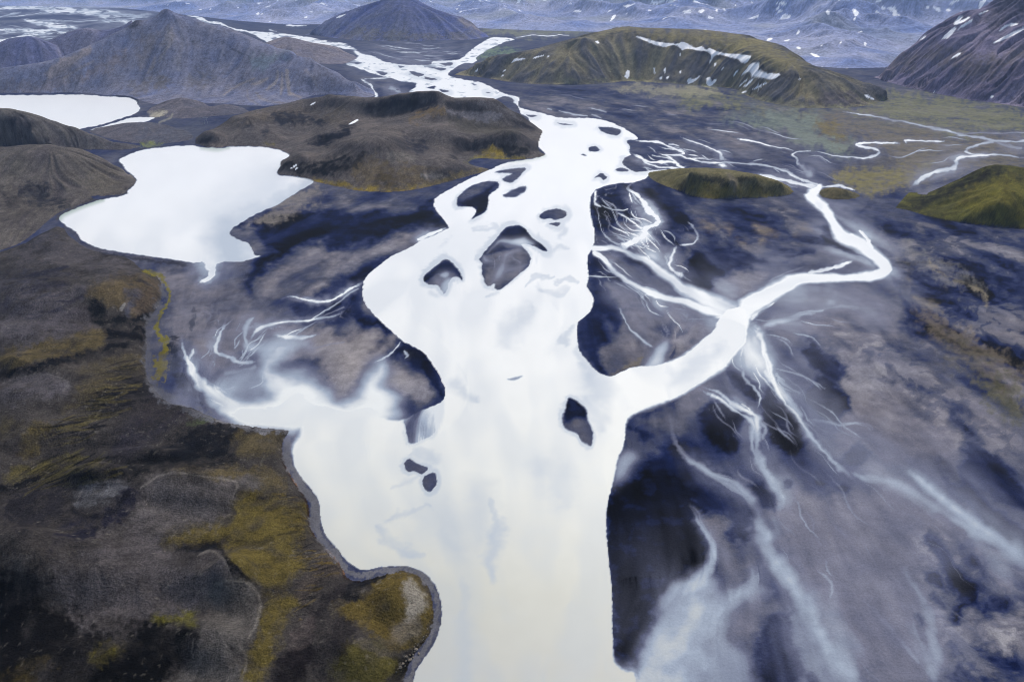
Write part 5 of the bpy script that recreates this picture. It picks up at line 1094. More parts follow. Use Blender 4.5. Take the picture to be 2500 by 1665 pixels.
for bi, s in enumerate(BARS):
    op, soft, t = s.split('|'); P = smooth(np.array([p[:2] for p in pts(t)]), 3, True)
    if float(soft) < 3.5: rs, cs, sd = poly_sd(P, 24, UR, VR)
    else: rs, cs, sd = poly_sd(P, 24, UR+L2*2, VR+L2)
    b = float(op)*sstep(-float(soft), float(soft), sd)
    if bi == 13: b = b*np.clip(.62+.3*L2[rs, cs]+.35*L3[rs, cs], .1, 1.2)
    W[rs, cs] = W[rs, cs]*(1-b); BARID[rs, cs] = np.where(sd > -1, bi, BARID[rs, cs]); shoal[rs, cs] = np.maximum(shoal[rs, cs], .55*sstep(-11, -1, sd + 3*wf[rs, cs] + 4*L3[rs, cs])*float(op))
US = U + wf*1.1 + wl*4.5 + cfu*L2*.8; VS = V + wf2*.8 + wl2*3.2 + cfv*L2*.8
Wst = np.zeros(SH, F4); Whalo = np.zeros(SH, F4)
for s in STREAMS:
    op, soft, t = s.split('|'); op = float(op); soft = float(soft); big = s in STREAMS[:3]; q = [tuple(p[:3]) for p in pts(t)]
    if not big: q = [(a_, b_, c_*(.72 if c_ < 11 else .86)) for a_, b_, c_ in q]
    stroke(Wst, q, op, min(1, soft*1.25), US, VS, 0 if big else (.06 if max(k_[2] for k_ in q) < 10 else .16))
    wide = max(k_[2] for k_ in q) > 10
    stroke(Whalo, [(a_, b_, c_*(3.0 if wide else 1.9)+5) for a_, b_, c_ in q], op*(.44 if wide else .16), .9, U+wl*7+wf*3, V+wl2*5+wf2*2, .2)
Wv = np.zeros(SH, F4)
for s in VEILS:
    op, soft, t = s.split('|'); soft = float(soft); P = smooth(np.array([p[:2] for p in pts(t)]), 3, True)
    a = min(soft, 24)
    rs, cs, sd = poly_sd(P, soft*2+2, U+wf*a*.07+wl*a*.9, V+wf2*a*.06+wl2*a*.8)
    Wv[rs, cs] = np.maximum(Wv[rs, cs], float(op)*sstep(-soft, soft, sd))
lowr = sstep(1080, 1250, V)*(U > 1480)*.7
Wst = Wst*(1-lowr) + box_blur(Wst, 2, 2)*lowr
Wv = .3*Wv + .7*box_blur(Wv, 5, 2)
wk = random.Random(3)
def walker(u, v, n, step, w, op, soft, turn):
    out = []; du, dv = 0, 0; a0 = wk.uniform(-turn, turn); ph = wk.uniform(0, 6.3)
    for k in range(n):
        c = min(NU-1, max(0, int(np.searchsorted(us, u)))); r = min(NV-1, max(0, int(np.searchsorted(vs, v))))
        a, b = float(cfu[r, c]), float(cfv[r, c])
        if k == 0: (a, b) = (a, b) if b > 0 else (-a, -b)
        elif a*du + b*dv < 0: a, b = -a, -b
        t = a0*math.cos(k*.35) + turn*.7*math.sin(k*.42+ph); a, b = a*math.cos(t)-b*math.sin(t), a*math.sin(t)+b*math.cos(t)
        e = math.sin(math.pi*(k+.5)/n)**.6; out.append((u, v, max(1.2, w*e*wk.uniform(.85, 1.15)))); du, dv = a, b; u += a*step; v += b*step*.8
    stroke(Wst, out, op, .9, U+wl*4+wf*.5, V+wl2*3+wf2*.3, .3)
for t, n, (s0, s1), (l0, l1), (w0, w1), (o0, o1), turn in WALK:
    P = np.array([p[:2] for p in pts(t)]); k = 0; zz = zone(t, 6)
    while k < n:
        u, v = wk.uniform(P[:, 0].min(), P[:, 0].max()), wk.uniform(P[:, 1].min(), P[:, 1].max())
        if zz[min(NV-1, np.searchsorted(vs, v)), min(NU-1, np.searchsorted(us, u))] < .5: continue
        walker(u, v, wk.randint(l0, l1), wk.uniform(s0, s1), wk.uniform(w0, w1), wk.uniform(o0, o1), .7, turn); k += 1
fil = np.clip(1 + .16*L2 + .20*L3, .3, 1.5)
Wst = np.maximum(Wst*(1+(fil-1)*(1-np.clip(Wst, 0, 1)**3)), Whalo*np.clip(fil+.2*L3, 0, 2)*(.45+.55*sstep(.05, .4, T)))
Wv = Wv*(1 + .12*(fil-1)*(1-Wv)) 
Wst = np.maximum(Wst, Wv) + .35*np.minimum(Wst, Wv)*(1-np.maximum(Wst, Wv))
dens = np.zeros(SH, F4)
for op, soft, t in THREADS: dens = np.maximum(dens, op*zone(t, soft))
q1 = L3 + .55*wl + .18*L2; q2 = L2 + .5*wf + .4*L3
vein = np.maximum(1-np.abs(q1-.1)/(.06+.05*dens), .75*(1-np.abs(q2-.5)/.16)*sstep(-.3, .5, wl)); vein = np.clip(vein, 0, 1)
film = sstep(-.1, 1.6, q1+.5*wl2)
Wst = np.maximum(Wst, dens*np.clip((.42 + .2*(V < 900))*vein*sstep(-.5, .6, fbm(U/50, V/34, 2, 48)) + .36*film*(.2+.8*sstep(.06, .42, T)), 0, 1)); Wst = np.clip(Wst*(1-.2*sstep(900, 1250, V)*(Wst < .9)), 0, 1)*~hill
reg = sstep(1060, 1180, V)*(U > 1480)
Wst = Wst*(1-reg) + np.minimum(Wst*1.12, .9)*(1 - .30*sstep(-.6, 1.2, .8*L3+.5*wl2+.15*wf)*sstep(.15, .7, Wst))*reg
W = np.maximum(W, Wst)
brk = sstep(.12, .5, fbm(U/30, V/4.2, 4, 46))*sstep(175, 120, V)*(.35+.5*sstep(-.2, .3, wl))
brk = np.maximum(brk, sstep(.3, .6, fbm(U/26, V/7, 4, 47))*sstep(330, 200, V)*.5*(U < 1300))
W *= 1 - brk*(W < .999)*1.0 - brk*(W >= .999)*.75
WID = np.where((W > .5) & (WID == 0), 1, WID)
L2W = water_poly(LAKE_FRONT, 2, 1.6); water_poly(LAKE_FAR, 3, .9); water_poly(POND, 4, .9)
W = np.clip(W, 0, 1)
sheen = np.zeros(SH, F4)
for s in SHEEN:
    op, soft, t = s.split('|'); stroke(sheen, [tuple(p[:3]) for p in pts(t)], min(1, 1.55*float(op)), float(soft), U+wl*14+wf*3, V+wl2*14+wf2*3)
sheen = np.maximum(sheen, shoal)
print('water done')

# ------------------------------------------------------------------ ground cover colours (material colours, with some slope shade, haze and vignette painted in)
ramp_t = np.array([0, .06, .16, .3, .5, .7, .88, 1.0])
ramp_c = np.array([srgb(3, 4, 9), srgb(8, 13, 32), srgb(17, 28, 64), srgb(44, 52, 84), srgb(80, 82, 97), srgb(115, 112, 120), srgb(143, 139, 142), srgb(160, 155, 155)])
COL = np.stack([np.interp(T, ramp_t, ramp_c[:, i]) for i in range(3)], -1).astype(F4)
bias = fbm(X/200, Y/160, 3, 54)[..., None]
COL *= 1 + bias*np.array([.05, .01, -.05], F4)

for hid, h in enumerate(HILLS):
    m = LAB == hid
    a = np.clip(.5 + h['streak']*(.30*L3[m] + .45*(np.abs(L2[m])*-1.2+.9) + .12*L1[m]) + .35*fbm(X[m]/90, Y[m]/90, 4, 60+hid), 0, 1)[:, None]
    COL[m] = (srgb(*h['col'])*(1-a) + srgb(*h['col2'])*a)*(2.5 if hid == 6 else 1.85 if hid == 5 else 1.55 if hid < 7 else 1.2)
m = LAB == UPID
a = np.clip(.5 + .3*fbm(X[m]/60, Y[m]/60, 5, 81) + .10*L2[m], 0, 1)[:, None]
COL[m] = srgb(46, 43, 43)*(1-a) + srgb(76, 71, 67)*a
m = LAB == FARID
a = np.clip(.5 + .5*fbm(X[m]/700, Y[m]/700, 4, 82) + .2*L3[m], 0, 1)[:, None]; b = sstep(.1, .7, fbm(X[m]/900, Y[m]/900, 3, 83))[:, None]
COL[m] = (srgb(122, 138, 182)*(1-a) + srgb(166, 170, 194)*a)*(1-.4*b) + srgb(150, 152, 140)*.4*b  # aerial haze painted into the pale blue of the far range

# on the headland rock and shade are painted together: steep faces darker, gentle tops left paler
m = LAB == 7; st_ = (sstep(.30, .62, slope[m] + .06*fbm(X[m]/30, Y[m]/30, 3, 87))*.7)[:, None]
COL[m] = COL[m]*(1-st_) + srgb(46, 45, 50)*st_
wp1 = fbm(PU/13, PV/13, 3, 71); wp2 = fbm(PU/13, PV/13, 3, 72); wq1 = fbm(PU/45, PV/45, 2, 73); wq2 = fbm(PU/45, PV/45, 2, 74)
wp3 = fbm(PU/5, PV/5, 2, 75); wp4 = fbm(PU/5, PV/5, 2, 76)
flat_idx = {}
def sel(key):
    if key not in flat_idx:
        if key == '*': mm = (LAB < 0) | (LAB == 13) | (LAB == 14) | (LAB == 8)
        elif key == 'up': mm = (LAB == UPID) | (LAB < 0)
        elif key == 'UP': mm = LAB == UPID
        else: mm = LAB == int(key)
        flat_idx[key] = np.flatnonzero(mm)
    return flat_idx[key]
Cf = COL.reshape(-1, 3)
def img_mask(t, soft, key, rough=1.0):
    P = pts(t); idx = sel(key); isline = len(P[0]) > 2
    xy = np.array([p[:2] for p in P])
    s_ = soft if not isline else 4
    mrg = (max(p[2] for p in P) + 8) if isline else soft*2.5 + 6
    pu = PU.ravel()[idx]; pv = PV.ravel()[idx]
    b = (pu > xy[:, 0].min()-mrg) & (pu < xy[:, 0].max()+mrg) & (pv > xy[:, 1].min()-mrg) & (pv < xy[:, 1].max()+mrg)
    idx = idx[b]; pu = pu[b]; pv = pv[b]
    if isline:
        w_ = np.mean([p[2] for p in P]); k1, k2 = w_*.22*rough, w_*.15*rough
    else: k1, k2 = s_*.75*rough, s_*.7*rough
    pu = pu + wp1.ravel()[idx]*k1 + wq1.ravel()[idx]*k2 + wp3.ravel()[idx]*min(2.5, k1*.6); pv = pv + wp2.ravel()[idx]*k1 + wq2.ravel()[idx]*k2 + wp4.ravel()[idx]*min(2.5, k1*.6)
    if isline:
        L_ = smooth(np.array([p[:3] for p in P]), 4); best = np.zeros(len(idx), F4)
        for (x0, y0, w0), (x1, y1, w1) in zip(L_[:-1], L_[1:]):
            dx, dy = x1-x0, y1-y0; t_ = np.clip(((pu-x0)*dx+(pv-y0)*dy)/(dx*dx+dy*dy+1e-9), 0, 1)
            d = np.sqrt((pu-x0-t_*dx)**2+(pv-y0-t_*dy)**2); w_ = np.maximum(w0+t_*(w1-w0), .8)*.5
            best = np.maximum(best, 1-sstep(w_*(1-soft), w_*(1+soft)+.5, d))
        return idx, best
    Q = smooth(xy, 2, True); ins = np.zeros(len(idx), bool); d2 = np.full(len(idx), 1e6, F4)
    for (x0, y0), (x1, y1) in zip(Q, np.roll(Q, -1, 0)):
        dx, dy = x1-x0, y1-y0
        t_ = np.clip(((pu-x0)*dx+(pv-y0)*dy)/(dx*dx+dy*dy+1e-9), 0, 1)
        d2 = np.minimum(d2, (pu-x0-t_*dx)**2+(pv-y0-t_*dy)**2)
        if y0 != y1: ins ^= ((y0 <= pv) != (y1 <= pv)) & (pu < x0+(pv-y0)/dy*dx)
    sd = np.where(ins, np.sqrt(d2), -np.sqrt(d2))
    return idx, sstep(-soft, soft, sd).astype(F4)
patchy = (fbm(X/18, Y/18, 4, 77) - .1).ravel()
L1f, L2f, L3f = L1.ravel(), L2.ravel(), L3.ravel()
def paint(line, key=None):
    q = line.split('|')
    c = srgb(*[float(k) for k in q[0].split(',')]); st = float(q[1]); soft = float(q[2])
    if key is None and q[3] in ('5', '*'): c = c*np.array([1.55, 1.6, 1.38], F4); st = min(1, st*1.25)
    if key is None and q[3] == '7': st = min(.97, st*1.25); c = c*(.6 if c.max() < .06 else 1.1)  # also deepens the shade painted into the headland's dark patches
    if key == 'UP' and c[2] < .035 and c[0] > .08: c = c*np.array([.70, .74, 1.0], F4)
    if key is None: key = q[3]; t = q[4]
    else: t = q[3]
    idx, m_ = img_mask(t, soft, key, 2.6 if key == 'up' else .75 if key == 'UP' else 1.2)
    moss = 1 if min(q[0].split(',')[2:3] + ['99'], key=float) != '99' else 0
    m_ = np.clip(m_*(1 + .16*L2f[idx]*(m_ < .97) + .10*L2f[idx] + patchy[idx]*(.75 if moss else .3)), 0, 1)[:, None]*st
    Cf[idx] = Cf[idx]*(1-m_) + c*m_
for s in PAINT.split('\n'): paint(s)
for s in UPAINT: paint(s, 'UP')
for s in RIMS: paint(s, 'UP')
gr = random.Random(11)
def lines(inner, shore, n, col, st, w):
    A, B = smooth(np.array(pts(inner)), 8), smooth(np.array(pts(shore)), 8)
    for k in range(n):
        t = gr.random(); a = A[int(t*(len(A)-1))]; b = B[int(min(1, max(0, t+gr.uniform(-.05, .05)))*(len(B)-1))]
        f0, f1 = sorted((gr.random()**.7*.7, gr.uniform(.45, 1.0))); p, q = a+(b-a)*f0, a+(b-a)*f1; n_ = np.array([-(q-p)[1], (q-p)[0]])*gr.uniform(-.12, .12); mid = (p+q)/2+n_
        ww = w*gr.uniform(.5, 1.3)
        paint('%d,%d,%d|%.2f|.6|N %.1f,%.1f,%.1f %.1f,%.1f,%.1f %.1f,%.1f,%.1f' % (*col, st*gr.uniform(.5, 1), p[0], p[1], ww*.5, mid[0], mid[1], ww, q[0], q[1], ww*1.3), 'UP')
i_, s_ = "C1 1830,280 1860,420 1900,600 1960,740 1980,880 2020,1000 1960,1200", "C1 2060,270 2112,420 2150,570 2240,690 2330,800 2180,960 2120,1120"
lines(i_, s_, 60, (20, 18, 17), .8, 2.4); lines(i_, s_, 36, (112, 92, 36), .7, 3.0)
i_, s_ = "B1 100,1560 200,1420 380,1280 560,1120 640,980", "B1 700,1420 820,1300 960,1200 1000,1060 1000,900"
lines(i_, s_, 70, (14, 14, 18), .85, 3.0); lines(i_, s_, 50, (104, 92, 48), .6, 3.6)
i_, s_ = "C1 -40,250 60,330 200,300", "C1 500,-40 800,0 900,120"
lines(i_, s_, 40, (12, 12, 14), .8, 3.4); lines(i_, s_, 26, (98, 88, 44), .6, 3.4)
lines("B1 0,380 0,520 0,700", "B1 560,260 560,420 600,600", 30, (44, 44, 56), .6, 4.0)
for s in STRIPS: paint(s, 'up')
# rills: thin dark lines running down the open slopes
rill = sstep(.9, 2.0, L2 + .35*L1)*sstep(.07, .22, slope)*(LAB == UPID)*(.4 + .6*sstep(-.2, .4, fbm(X/120, Y/120, 3, 78)))
COL *= (1 - .38*rill)[..., None]
lich = sstep(.55, 1.0, fbm(X/5, Y/5, 3, 79) + .35*fbm(X/40, Y/40, 2, 80))*(LAB == UPID)
COL += (srgb(128, 122, 112) - COL)*(lich*.28)[..., None]
print('paint done')
# fine mottling of the cover
mott = (1 + .16*fbm(X/11, Y/11, 3, 55) + .15*fbm(X/4.5, Y/4.5, 3, 57)*hill + (.015+.03*hill)*L1 + .05*L2*hill + (.035 + .085*hill)*white + .10*fbm(X/45, Y/45, 3, 56))
COL *= np.clip(mott, .35, 1.9)[..., None]

# milk over all
w3 = W[..., None]
mv = V/1.0  # near water painted darker: vignette and lost sky reflection put into the colour
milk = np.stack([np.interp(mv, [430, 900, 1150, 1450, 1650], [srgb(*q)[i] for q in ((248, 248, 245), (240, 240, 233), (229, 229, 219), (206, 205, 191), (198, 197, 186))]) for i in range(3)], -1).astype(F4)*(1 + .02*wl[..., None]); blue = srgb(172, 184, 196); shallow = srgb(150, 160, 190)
cur = np.clip(.5+.5*L3+.25*wl, 0, 1)*sstep(380, 700, V)*.30*(W > .9)
sheen = np.clip(sheen + cur*(sheen < .9), 0, 1)
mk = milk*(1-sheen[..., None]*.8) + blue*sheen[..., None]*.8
# shallow water over dark sand turns blue grey first, then milky
stops = [0, .3, .6, .85, 1.0]
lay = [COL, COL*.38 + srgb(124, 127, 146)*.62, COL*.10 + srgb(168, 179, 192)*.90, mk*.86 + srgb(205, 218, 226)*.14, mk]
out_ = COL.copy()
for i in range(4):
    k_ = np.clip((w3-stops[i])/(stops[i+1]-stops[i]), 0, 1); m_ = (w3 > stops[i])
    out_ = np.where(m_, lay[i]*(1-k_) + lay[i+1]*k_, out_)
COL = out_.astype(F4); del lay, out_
rs, cs, sd = L2W
gsh = np.zeros(SH, F4)
stroke(gsh, [tuple(p[:3]) for p in pts("B1 A1 405,1490,16 430,1465,14 560,1410,12 700,1365,10")], .8, 1, U, V)
stroke(gsh, [tuple(p[:3]) for p in pts("A1 1380,1010,10 1480,1018,12 1560,1010,8")], .6, 1, U, V)
stroke(gsh, [tuple(p[:3]) for p in pts("A2 1150,1100,8 1300,1088,10 1400,1066,8")], .4, 1, U, V)
COL += (srgb(158, 176, 158)-COL)*(gsh*(W > .5))[..., None]

# ------------------------------------------------------------------ snow lying on the slopes
SNW = np.full(SH, -1, np.int16); snow_owner = []
for s in SNOW:
    key, t = s.split('|'); idx, m_ = img_mask(t, .6, key, .8)
    i = idx[m_ > .5]; SNW.ravel()[i] = len(snow_owner); snow_owner.append(int(key))
for s in FARSNOW:
    flat_idx.setdefault('30', np.flatnonzero(LAB == FARID)); idx, m_ = img_mask(s, .6, '30', 2.0)
    i = idx[m_ > .5]; SNW.ravel()[i] = len(snow_owner); snow_owner.append(FARID)
# thaw remnants on the far ranges
fm = (LAB == FARID) & (SNW < 0) & (fbm(X/160, Y/160, 3, 85) > .62) & (D > 6500) & (Z > 60)
COL[fm] = srgb(240, 243, 250)
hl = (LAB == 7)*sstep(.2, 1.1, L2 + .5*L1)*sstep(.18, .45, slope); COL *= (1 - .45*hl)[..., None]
COL[SNW >= 0] = srgb(249, 250, 252)
WET = np.clip(W, 0, 1).astype(F4)
# ------------------------------------------------------------------ materials
def mat(name): 
    m = bpy.data.materials.new(name); m.use_nodes = True; nt = m.node_tree; nt.nodes.clear()
    out = nt.nodes.new('ShaderNodeOutputMaterial'); b = nt.nodes.new('ShaderNodeBsdfPrincipled'); nt.links.new(b.outputs[0], out.inputs[0])
    return m, nt, b
def terrain_mat(name, grain, bump, rough, spec, far=1.0):
    m, nt, b = mat(name); N = nt.nodes.new; L = nt.links.new
    at = N('ShaderNodeAttribute'); at.attribute_name = 'cover'
    wt = N('ShaderNodeAttribute'); wt.attribute_name = 'wet'
    tc = N('ShaderNodeNewGeometry')
    n1 = N('ShaderNodeTexNoise'); n1.inputs['Scale'].default_value = .55; n1.inputs['Detail'].default_value = 5; n1.inputs['Roughness'].default_value = .65
    n2 = N('ShaderNodeTexNoise'); n2.inputs['Scale'].default_value = .035; n2.inputs['Detail'].default_value = 9; n2.inputs['Roughness'].default_value = .74
    L(tc.outputs['Position'], n1.inputs['Vector']); L(tc.outputs['Position'], n2.inputs['Vector'])
    a = N('ShaderNodeMath'); a.operation = 'ADD'; L(n1.outputs['Fac'], a.inputs[0]); L(n2.outputs['Fac'], a.inputs[1])
    r = N('ShaderNodeMapRange'); r.inputs['From Min'].default_value = .75; r.inputs['From Max'].default_value = 1.25
    r.clamp = False; r.inputs['To Min'].default_value = 1-grain; r.inputs['To Max'].default_value = 1+grain; L(a.outputs[0], r.inputs['Value'])
    dry = N('ShaderNodeMix'); dry.data_type = 'FLOAT'; L(wt.outputs['Fac'], dry.inputs['Factor']); L(r.outputs[0], dry.inputs['A']); dry.inputs['B'].default_value = 1.0
    v = N('ShaderNodeVectorMath'); v.operation = 'SCALE'; L(at.outputs['Color'], v.inputs[0]); L(dry.outputs['Result'], v.inputs['Scale'])
    L(v.outputs[0], b.inputs['Base Color'])
    ro = N('ShaderNodeMix'); ro.data_type = 'FLOAT'; L(wt.outputs['Fac'], ro.inputs['Factor']); ro.inputs['A'].default_value = rough; ro.inputs['B'].default_value = .35; L(ro.outputs['Result'], b.inputs['Roughness'])
    sp = N('ShaderNodeMix'); sp.data_type = 'FLOAT'; L(wt.outputs['Fac'], sp.inputs['Factor']); sp.inputs['A'].default_value = spec; sp.inputs['B'].default_value = .10; L(sp.outputs['Result'], b.inputs['Specular IOR Level'])
    if bump:
        bm_ = N('ShaderNodeBump'); bm_.inputs['Distance'].default_value = bump
        inv = N('ShaderNodeMath'); inv.operation = 'SUBTRACT'; inv.inputs[0].default_value = 1; L(wt.outputs['Fac'], inv.inputs[1])
        L(inv.outputs[0], bm_.inputs['Strength']); L(a.outputs[0], bm_.inputs['Height']); L(bm_.outputs[0], b.inputs['Normal'])
    return m
M_ground = terrain_mat('river_sand', .24, .5, .9, .03)
M_hill = terrain_mat('slope_cover', .42, 1.6, .95, .04)
M_water = terrain_mat('glacial_milk', .24, .5, .9, .03)
M_snow = terrain_mat('old_snow', .08, .4, .6, .3)

# ------------------------------------------------------------------ cut the surface into its bodies
def tag(o, label, cat, kind='structure', group=None):
    o['label'] = label; o['category'] = cat
    if kind: o['kind'] = kind
    if group: o['group'] = group
def q4(a): return np.stack([a[:-1, :-1], a[:-1, 1:], a[1:, 1:], a[1:, :-1]], -1)
VID = np.arange(NU*NV, dtype=np.int32).reshape(SH)
FV = q4(VID).reshape(-1, 4)[:, ::-1]
fw = q4(W).mean(-1).ravel(); fl = LAB[:-1, :-1].ravel(); fs = SNW[:-1, :-1].ravel(); fwid = q4(WID).max(-1).ravel(); fb_ = BARID[:-1, :-1].ravel()
XYZ = np.stack([X, Y, Z], -1).reshape(-1, 3).astype(F4)
COLf = np.concatenate([COL.reshape(-1, 3), np.ones((NU*NV, 1), F4)], 1).astype(F4); WETf = WET.ravel()
done = np.zeros(len(FV), bool)
def body(name, mask, m, parent=None, lift=0.0):
    mask = mask & ~done; done[mask] = True
    f = FV[mask]
    if len(f) == 0: return None
    used, inv = np.unique(f, return_inverse=True)
    me = bpy.data.meshes.new(name)
    me.vertices.add(len(used)); co = XYZ[used].copy(); co[:, 2] += lift; me.vertices.foreach_set('co', co.ravel())
    me.loops.add(len(f)*4); me.loops.foreach_set('vertex_index', inv.ravel().astype(np.int32))
    me.polygons.add(len(f)); me.polygons.foreach_set('loop_start', np.arange(0, len(f)*4, 4, dtype=np.int32))
    me.polygons.foreach_set('use_smooth', np.ones(len(f), bool))
    me.update(calc_edges=True)
    ca = me.attributes.new('cover', 'FLOAT_COLOR', 'POINT'); ca.data.foreach_set('color', COLf[used].ravel())
    wa = me.attributes.new('wet', 'FLOAT', 'POINT'); wa.data.foreach_set('value', WETf[used])
    me.materials.append(m)
    o = bpy.data.objects.new(name, me); bpy.context.scene.collection.objects.link(o)
    if parent: o.parent = parent
    return o

snow_of = {}
sm = [(i, body('snow_patch', fs == i, M_snow)) for i in range(len(snow_owner))]
for wid, nm, lb in ((2, 'lake', 'milky white lake beside the headland, near left, draining by a thin outlet'), (3, 'lake', 'milky white lake at the left edge, at the foot of the tall grey mountain'), (4, 'lake', 'thin sliver of a pond behind a gravel bar next to the far lake')):
    o = body(nm, (fw > .5) & (fwid == wid), M_water); tag(o, lb, 'lake' if wid < 4 else 'pond')
o = body('river', fw > .5, M_water); tag(o, 'milk white braided glacial river winding down the valley', 'river')
BARLAB = {0: 'dark sand bar below the right bank where the river widens', 5: 'hooked sand bar near the left bank below the headland', 6: 'large two-part dark sand bar off the left bank', 7: 'small grey tapering bar between the two-part bar and midstream',
 8: 'dark almond bar split by a white thread, upstream of the big island', 10: 'largest river island, dark arched head with pale veined tail', 11: 'dome shaped dark bar with a white washed middle, left of the largest island', 12: 'dark leaf shaped bar beside the tributary mouth',
 13: 'striped half drowned bar at the tip of the left bank', 14: 'small grey bar, upper of the pair in the lower river', 15: 'small round grey bar, lower of the pair in the lower river', 31: 'dark sand bar framed by looping side channels', 32: 'triangular dark bar under the looping side channels'}
for bi in range(len(BARS)):
    o = body('sandbar', (fb_ == bi) & (fw <= .5) & (fl < 0), M_ground)
    if o: tag(o, BARLAB.get(bi, 'small dark sand bar in the milky river'), 'sandbar', group='sand bars in the river')
owners = {}
for hid, h in enumerate(HILLS):
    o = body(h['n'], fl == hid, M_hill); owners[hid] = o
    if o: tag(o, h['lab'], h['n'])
o = body('hillside', fl == UPID, M_hill); tag(o, 'dark mossy upland with a low bluff along the left shore', 'hillside')
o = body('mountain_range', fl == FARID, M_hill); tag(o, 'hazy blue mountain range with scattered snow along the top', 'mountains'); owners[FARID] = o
o = body('ground', np.ones(len(FV), bool), M_ground); tag(o, 'dark volcanic sand and gravel plain around the river', 'plain')
for i, s in sm:
    if s: s.parent = owners[snow_owner[i]]
del FV, fw, fl, fs, fwid, fb_

# ------------------------------------------------------------------ small things: boulders on the shore, the pylon
def surf(u, v, key):
    """nearest surface point of that body seen at the photo pixel"""
    idx = sel(key); j = idx[np.argmin((PU.ravel()[idx]-u)**2 + (PV.ravel()[idx]-v)**2)]
    return XYZ[j]
import bmesh
def rock_mat(name, c, c2):
    m, nt, b = mat(name); N = nt.nodes.new; L = nt.links.new
    tx = N('ShaderNodeTexCoord'); n = N('ShaderNodeTexNoise'); n.inputs['Scale'].default_value = 1.4; n.inputs['Detail'].default_value = 8; n.inputs['Roughness'].default_value = .7
    r = N('ShaderNodeValToRGB'); r.color_ramp.elements[0].position = .35; r.color_ramp.elements[1].position = .65
    r.color_ramp.elements[0].color = (*srgb(*c2), 1); r.color_ramp.elements[1].color = (*srgb(*c), 1)
    L(tx.outputs['Object'], n.inputs['Vector']); L(n.outputs['Fac'], r.inputs[0]); L(r.outputs[0], b.inputs['Base Color']); b.inputs['Roughness'].default_value = .9
    bp = N('ShaderNodeBump'); bp.inputs['Distance'].default_value = .2; L(n.outputs['Fac'], bp.inputs['Height']); L(bp.outputs[0], b.inputs['Normal'])
    return m
M_rock = rock_mat('pale_rock', (150, 138, 120), (96, 88, 80)); M_dark = rock_mat('dark_rock', (84, 80, 76), (44, 42, 42))
rnd = random.Random(5)
def boulder(p, size, m, label, group=None):
    bm = bmesh.new(); bmesh.ops.create_icosphere(bm, subdivisions=3, radius=1)
    ax = [(rnd.gauss(0, 1), rnd.gauss(0, 1), rnd.gauss(0, 1)) for _ in range(9)]; cut = [rnd.uniform(.55, .85) for _ in ax]
    for v in bm.verts:
        k = 1.0
        for (a, b, c), q in zip(ax, cut):
            n = math.sqrt(a*a+b*b+c*c); dp = (v.co.x*a+v.co.y*b+v.co.z*c)/n
            if dp > q: k = min(k, q/dp)
        v.co *= k*(1+rnd.uniform(-.02, .02))
    me = bpy.data.meshes.new('boulder'); bm.to_mesh(me); bm.free(); me.materials.append(m)
    o = bpy.data.objects.new('boulder', me); bpy.context.scene.collection.objects.link(o)
    o.location = (float(p[0]), float(p[1]), float(p[2]) + size*.25); o.scale = (size, size*rnd.uniform(.6, .95), size*rnd.uniform(.55, .8)); o.rotation_euler = (rnd.uniform(-.2, .2), rnd.uniform(-.2, .2), rnd.uniform(0, 6.28))
    tag(o, label, 'boulder', None, group)
    return o
Q = ((1014, 1586, 3.0, 'blocky pale boulder at the top of the rockfall by the shore'), (1021, 1597, 2.2, 'pale angular boulder just below the blocky one, nearest the gravel beach'), (994, 1602, 2.6, 'pale square boulder in a dark hollow at the rim of the moss slope'),
     (1000, 1612, 3.2, 'largest tan boulder in the middle of the rockfall'), (983, 1620, 2.6, 'grey boulder with a greenish top at the left of the rockfall'), (978, 1630, 3.0, 'grey slab boulder at the lower end of the rockfall'), (1008, 1606, 1.6, 'small pale stone right of the largest tan boulder'))
for u, v, s, l in Q: boulder(surf(u, v, 'up'), s*.5, M_rock, l)
boulder(surf(430, 1025, 'up'), .8, M_rock, 'lone white stone on the dark slope above the lagoon')
for k in range(26):
    u = 968 + k*3.1 + rnd.uniform(-6, 6); v = 1640 - k*4.2 + rnd.uniform(-7, 7)
    boulder(surf(u, v, 'up'), rnd.uniform(.35, .8), M_rock if k % 3 else M_dark, 'small stone scattered over the rockfall by the gravel beach', 'scattered stones of the rockfall')

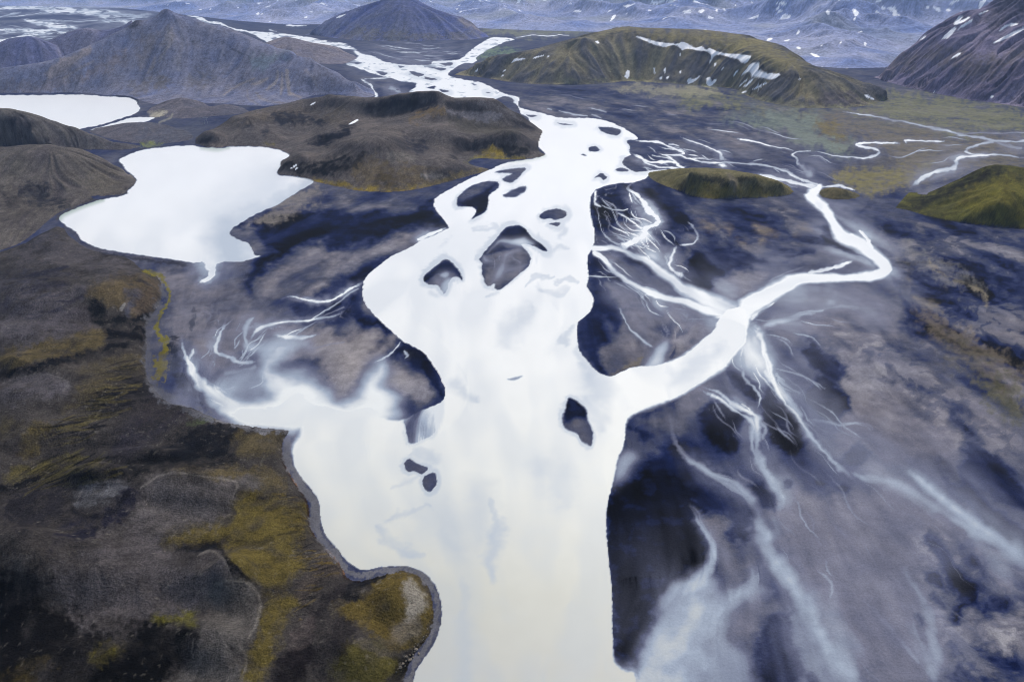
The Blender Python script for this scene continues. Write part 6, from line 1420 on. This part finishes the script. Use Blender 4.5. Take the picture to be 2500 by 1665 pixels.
def pylon():
    m, nt, b = mat('galvanised_steel'); b.inputs['Base Color'].default_value = (.55, .56, .58, 1); b.inputs['Metallic'].default_value = .3; b.inputs['Roughness'].default_value = .6
    g, nt, b = mat('insulator_glass'); b.inputs['Base Color'].default_value = (.18, .2, .2, 1); b.inputs['Roughness'].default_value = .2
    base = np.array(ground(503.5, 303)); p = np.array([base[0], base[1], float(surf(503.5, 303, '*')[2])])
    root = bpy.data.objects.new('power_pylon', None); bpy.context.scene.collection.objects.link(root); root.location = [float(q) for q in p]
    root.rotation_euler = (0, 0, math.radians(12)); tag(root, 'grey two-legged power pylon on the bare slope between the lakes', 'pylon', None)
    def beam(bm, a, b_, r0, r1=None):
        a = np.array(a, float); b_ = np.array(b_, float); r1 = r0 if r1 is None else r1; d = b_-a; d /= np.linalg.norm(d)
        s_ = np.cross(d, [0, 0, 1] if abs(d[2]) < .9 else [1, 0, 0]); s_ /= np.linalg.norm(s_); t = np.cross(d, s_); rings = []
        for c, r in ((a, r0), (b_, r1)): rings.append([bm.verts.new(c + r*(math.cos(k*math.pi/4)*s_ + math.sin(k*math.pi/4)*t)) for k in range(8)])
        for k in range(8): bm.faces.new((rings[0][k], rings[0][(k+1) % 8], rings[1][(k+1) % 8], rings[1][k]))
        bm.faces.new(rings[0][::-1]); bm.faces.new(rings[1])
    def part(name, segs, m_):
        bm = bmesh.new()
        for s_ in segs: beam(bm, *s_)
        bmesh.ops.recalc_face_normals(bm, faces=bm.faces); me = bpy.data.meshes.new(name); bm.to_mesh(me); bm.free(); me.materials.append(m_)
        o = bpy.data.objects.new(name, me); bpy.context.scene.collection.objects.link(o); o.parent = root; return o
    h = 18.0
    for s in (-1, 1): part('leg', [((s*4.6, 0, -1), (s*3.2, 0, h+1.6), .34, .22)], m)
    part('crossarm', [((-8, 0, h), (8, 0, h), .28), ((-8, 0, h), (-3.2, 0, h+1.5), .12), ((8, 0, h), (3.2, 0, h+1.5), .12)], m)
    part('brace', [((-3.9, 0, 9), (3.3, 0, h-.3), .12), ((3.9, 0, 9), (-3.3, 0, h-.3), .12)], m)
    for x in (-7.4, 0, 7.4): part('insulator', [((x, 0, h-.3), (x, 0, h-2.4), .16)], g)
pylon()

# ------------------------------------------------------------------ air, light, camera
sc = bpy.context.scene
def haze(density, color):
    bm = bmesh.new(); bmesh.ops.create_cube(bm, size=1); me = bpy.data.meshes.new('haze'); bm.to_mesh(me); bm.free()
    o = bpy.data.objects.new('haze', me); sc.collection.objects.link(o)
    zt = max(float(Z.max()) + 20, CAMZ + 60); R = float(np.abs(XYZ[:, :2]).max()) + 500
    o.scale = (2*R, 2*R, zt + 1.5); o.location = (0, 0, (zt - 1.5)/2)
    m = bpy.data.materials.new('valley_air'); m.use_nodes = True; nt = m.node_tree; nt.nodes.clear()
    out = nt.nodes.new('ShaderNodeOutputMaterial'); v = nt.nodes.new('ShaderNodeVolumePrincipled')
    v.inputs['Color'].default_value = (*color, 1); v.inputs['Density'].default_value = density; v.inputs['Anisotropy'].default_value = .15
    nt.links.new(v.outputs[0], out.inputs['Volume']); me.materials.append(m)
    tag(o, 'thin blue air filling the valley', 'haze', 'stuff')
haze(HAZE, HAZE_COL)
w = bpy.data.worlds.new('World'); sc.world = w; w.use_nodes = True; nt = w.node_tree
bg = nt.nodes['Background']; sky = nt.nodes.new('ShaderNodeTexSky'); sky.sky_type = 'NISHITA'; sky.sun_disc = False
EL, AZ = math.radians(46), math.radians(18)                 # sun behind thin cloud, far right beyond the valley
sky.sun_elevation = EL; sky.sun_rotation = AZ; sky.air_density = 1.0; sky.dust_density = 2.0
nt.links.new(sky.outputs[0], bg.inputs[0]); bg.inputs[1].default_value = SKY
sl_ = bpy.data.lights.new('sun', 'SUN'); sl_.energy = SUN; sl_.angle = math.radians(SUNANG); sl_.color = (1, .95, .88)
so = bpy.data.objects.new('sun', sl_); sc.collection.objects.link(so)
so.rotation_euler = (math.pi/2 - EL, 0, math.pi - AZ)
cam = bpy.data.cameras.new('camera'); cam.sensor_fit = 'HORIZONTAL'; cam.sensor_width = 36; cam.lens = FOC/CW*36; cam.clip_start = 1; cam.clip_end = 200000
co = bpy.data.objects.new('camera', cam); sc.collection.objects.link(co); co.location = (0, 0, CAMZ); co.rotation_euler = (math.pi/2 - PITCH, 0, 0); sc.camera = co
sc.view_settings.view_transform = 'Standard'; sc.view_settings.look = 'None'; sc.view_settings.exposure = EXPO; sc.view_settings.gamma = 1
sc.cycles.use_denoising = DENO; sc.cycles.filter_width = 1.0; sc.cycles.max_bounces = 6; sc.cycles.diffuse_bounces = 2; sc.cycles.glossy_bounces = 2; sc.cycles.volume_bounces = 1
sc.cycles.caustics_reflective = False; sc.cycles.caustics_refractive = False
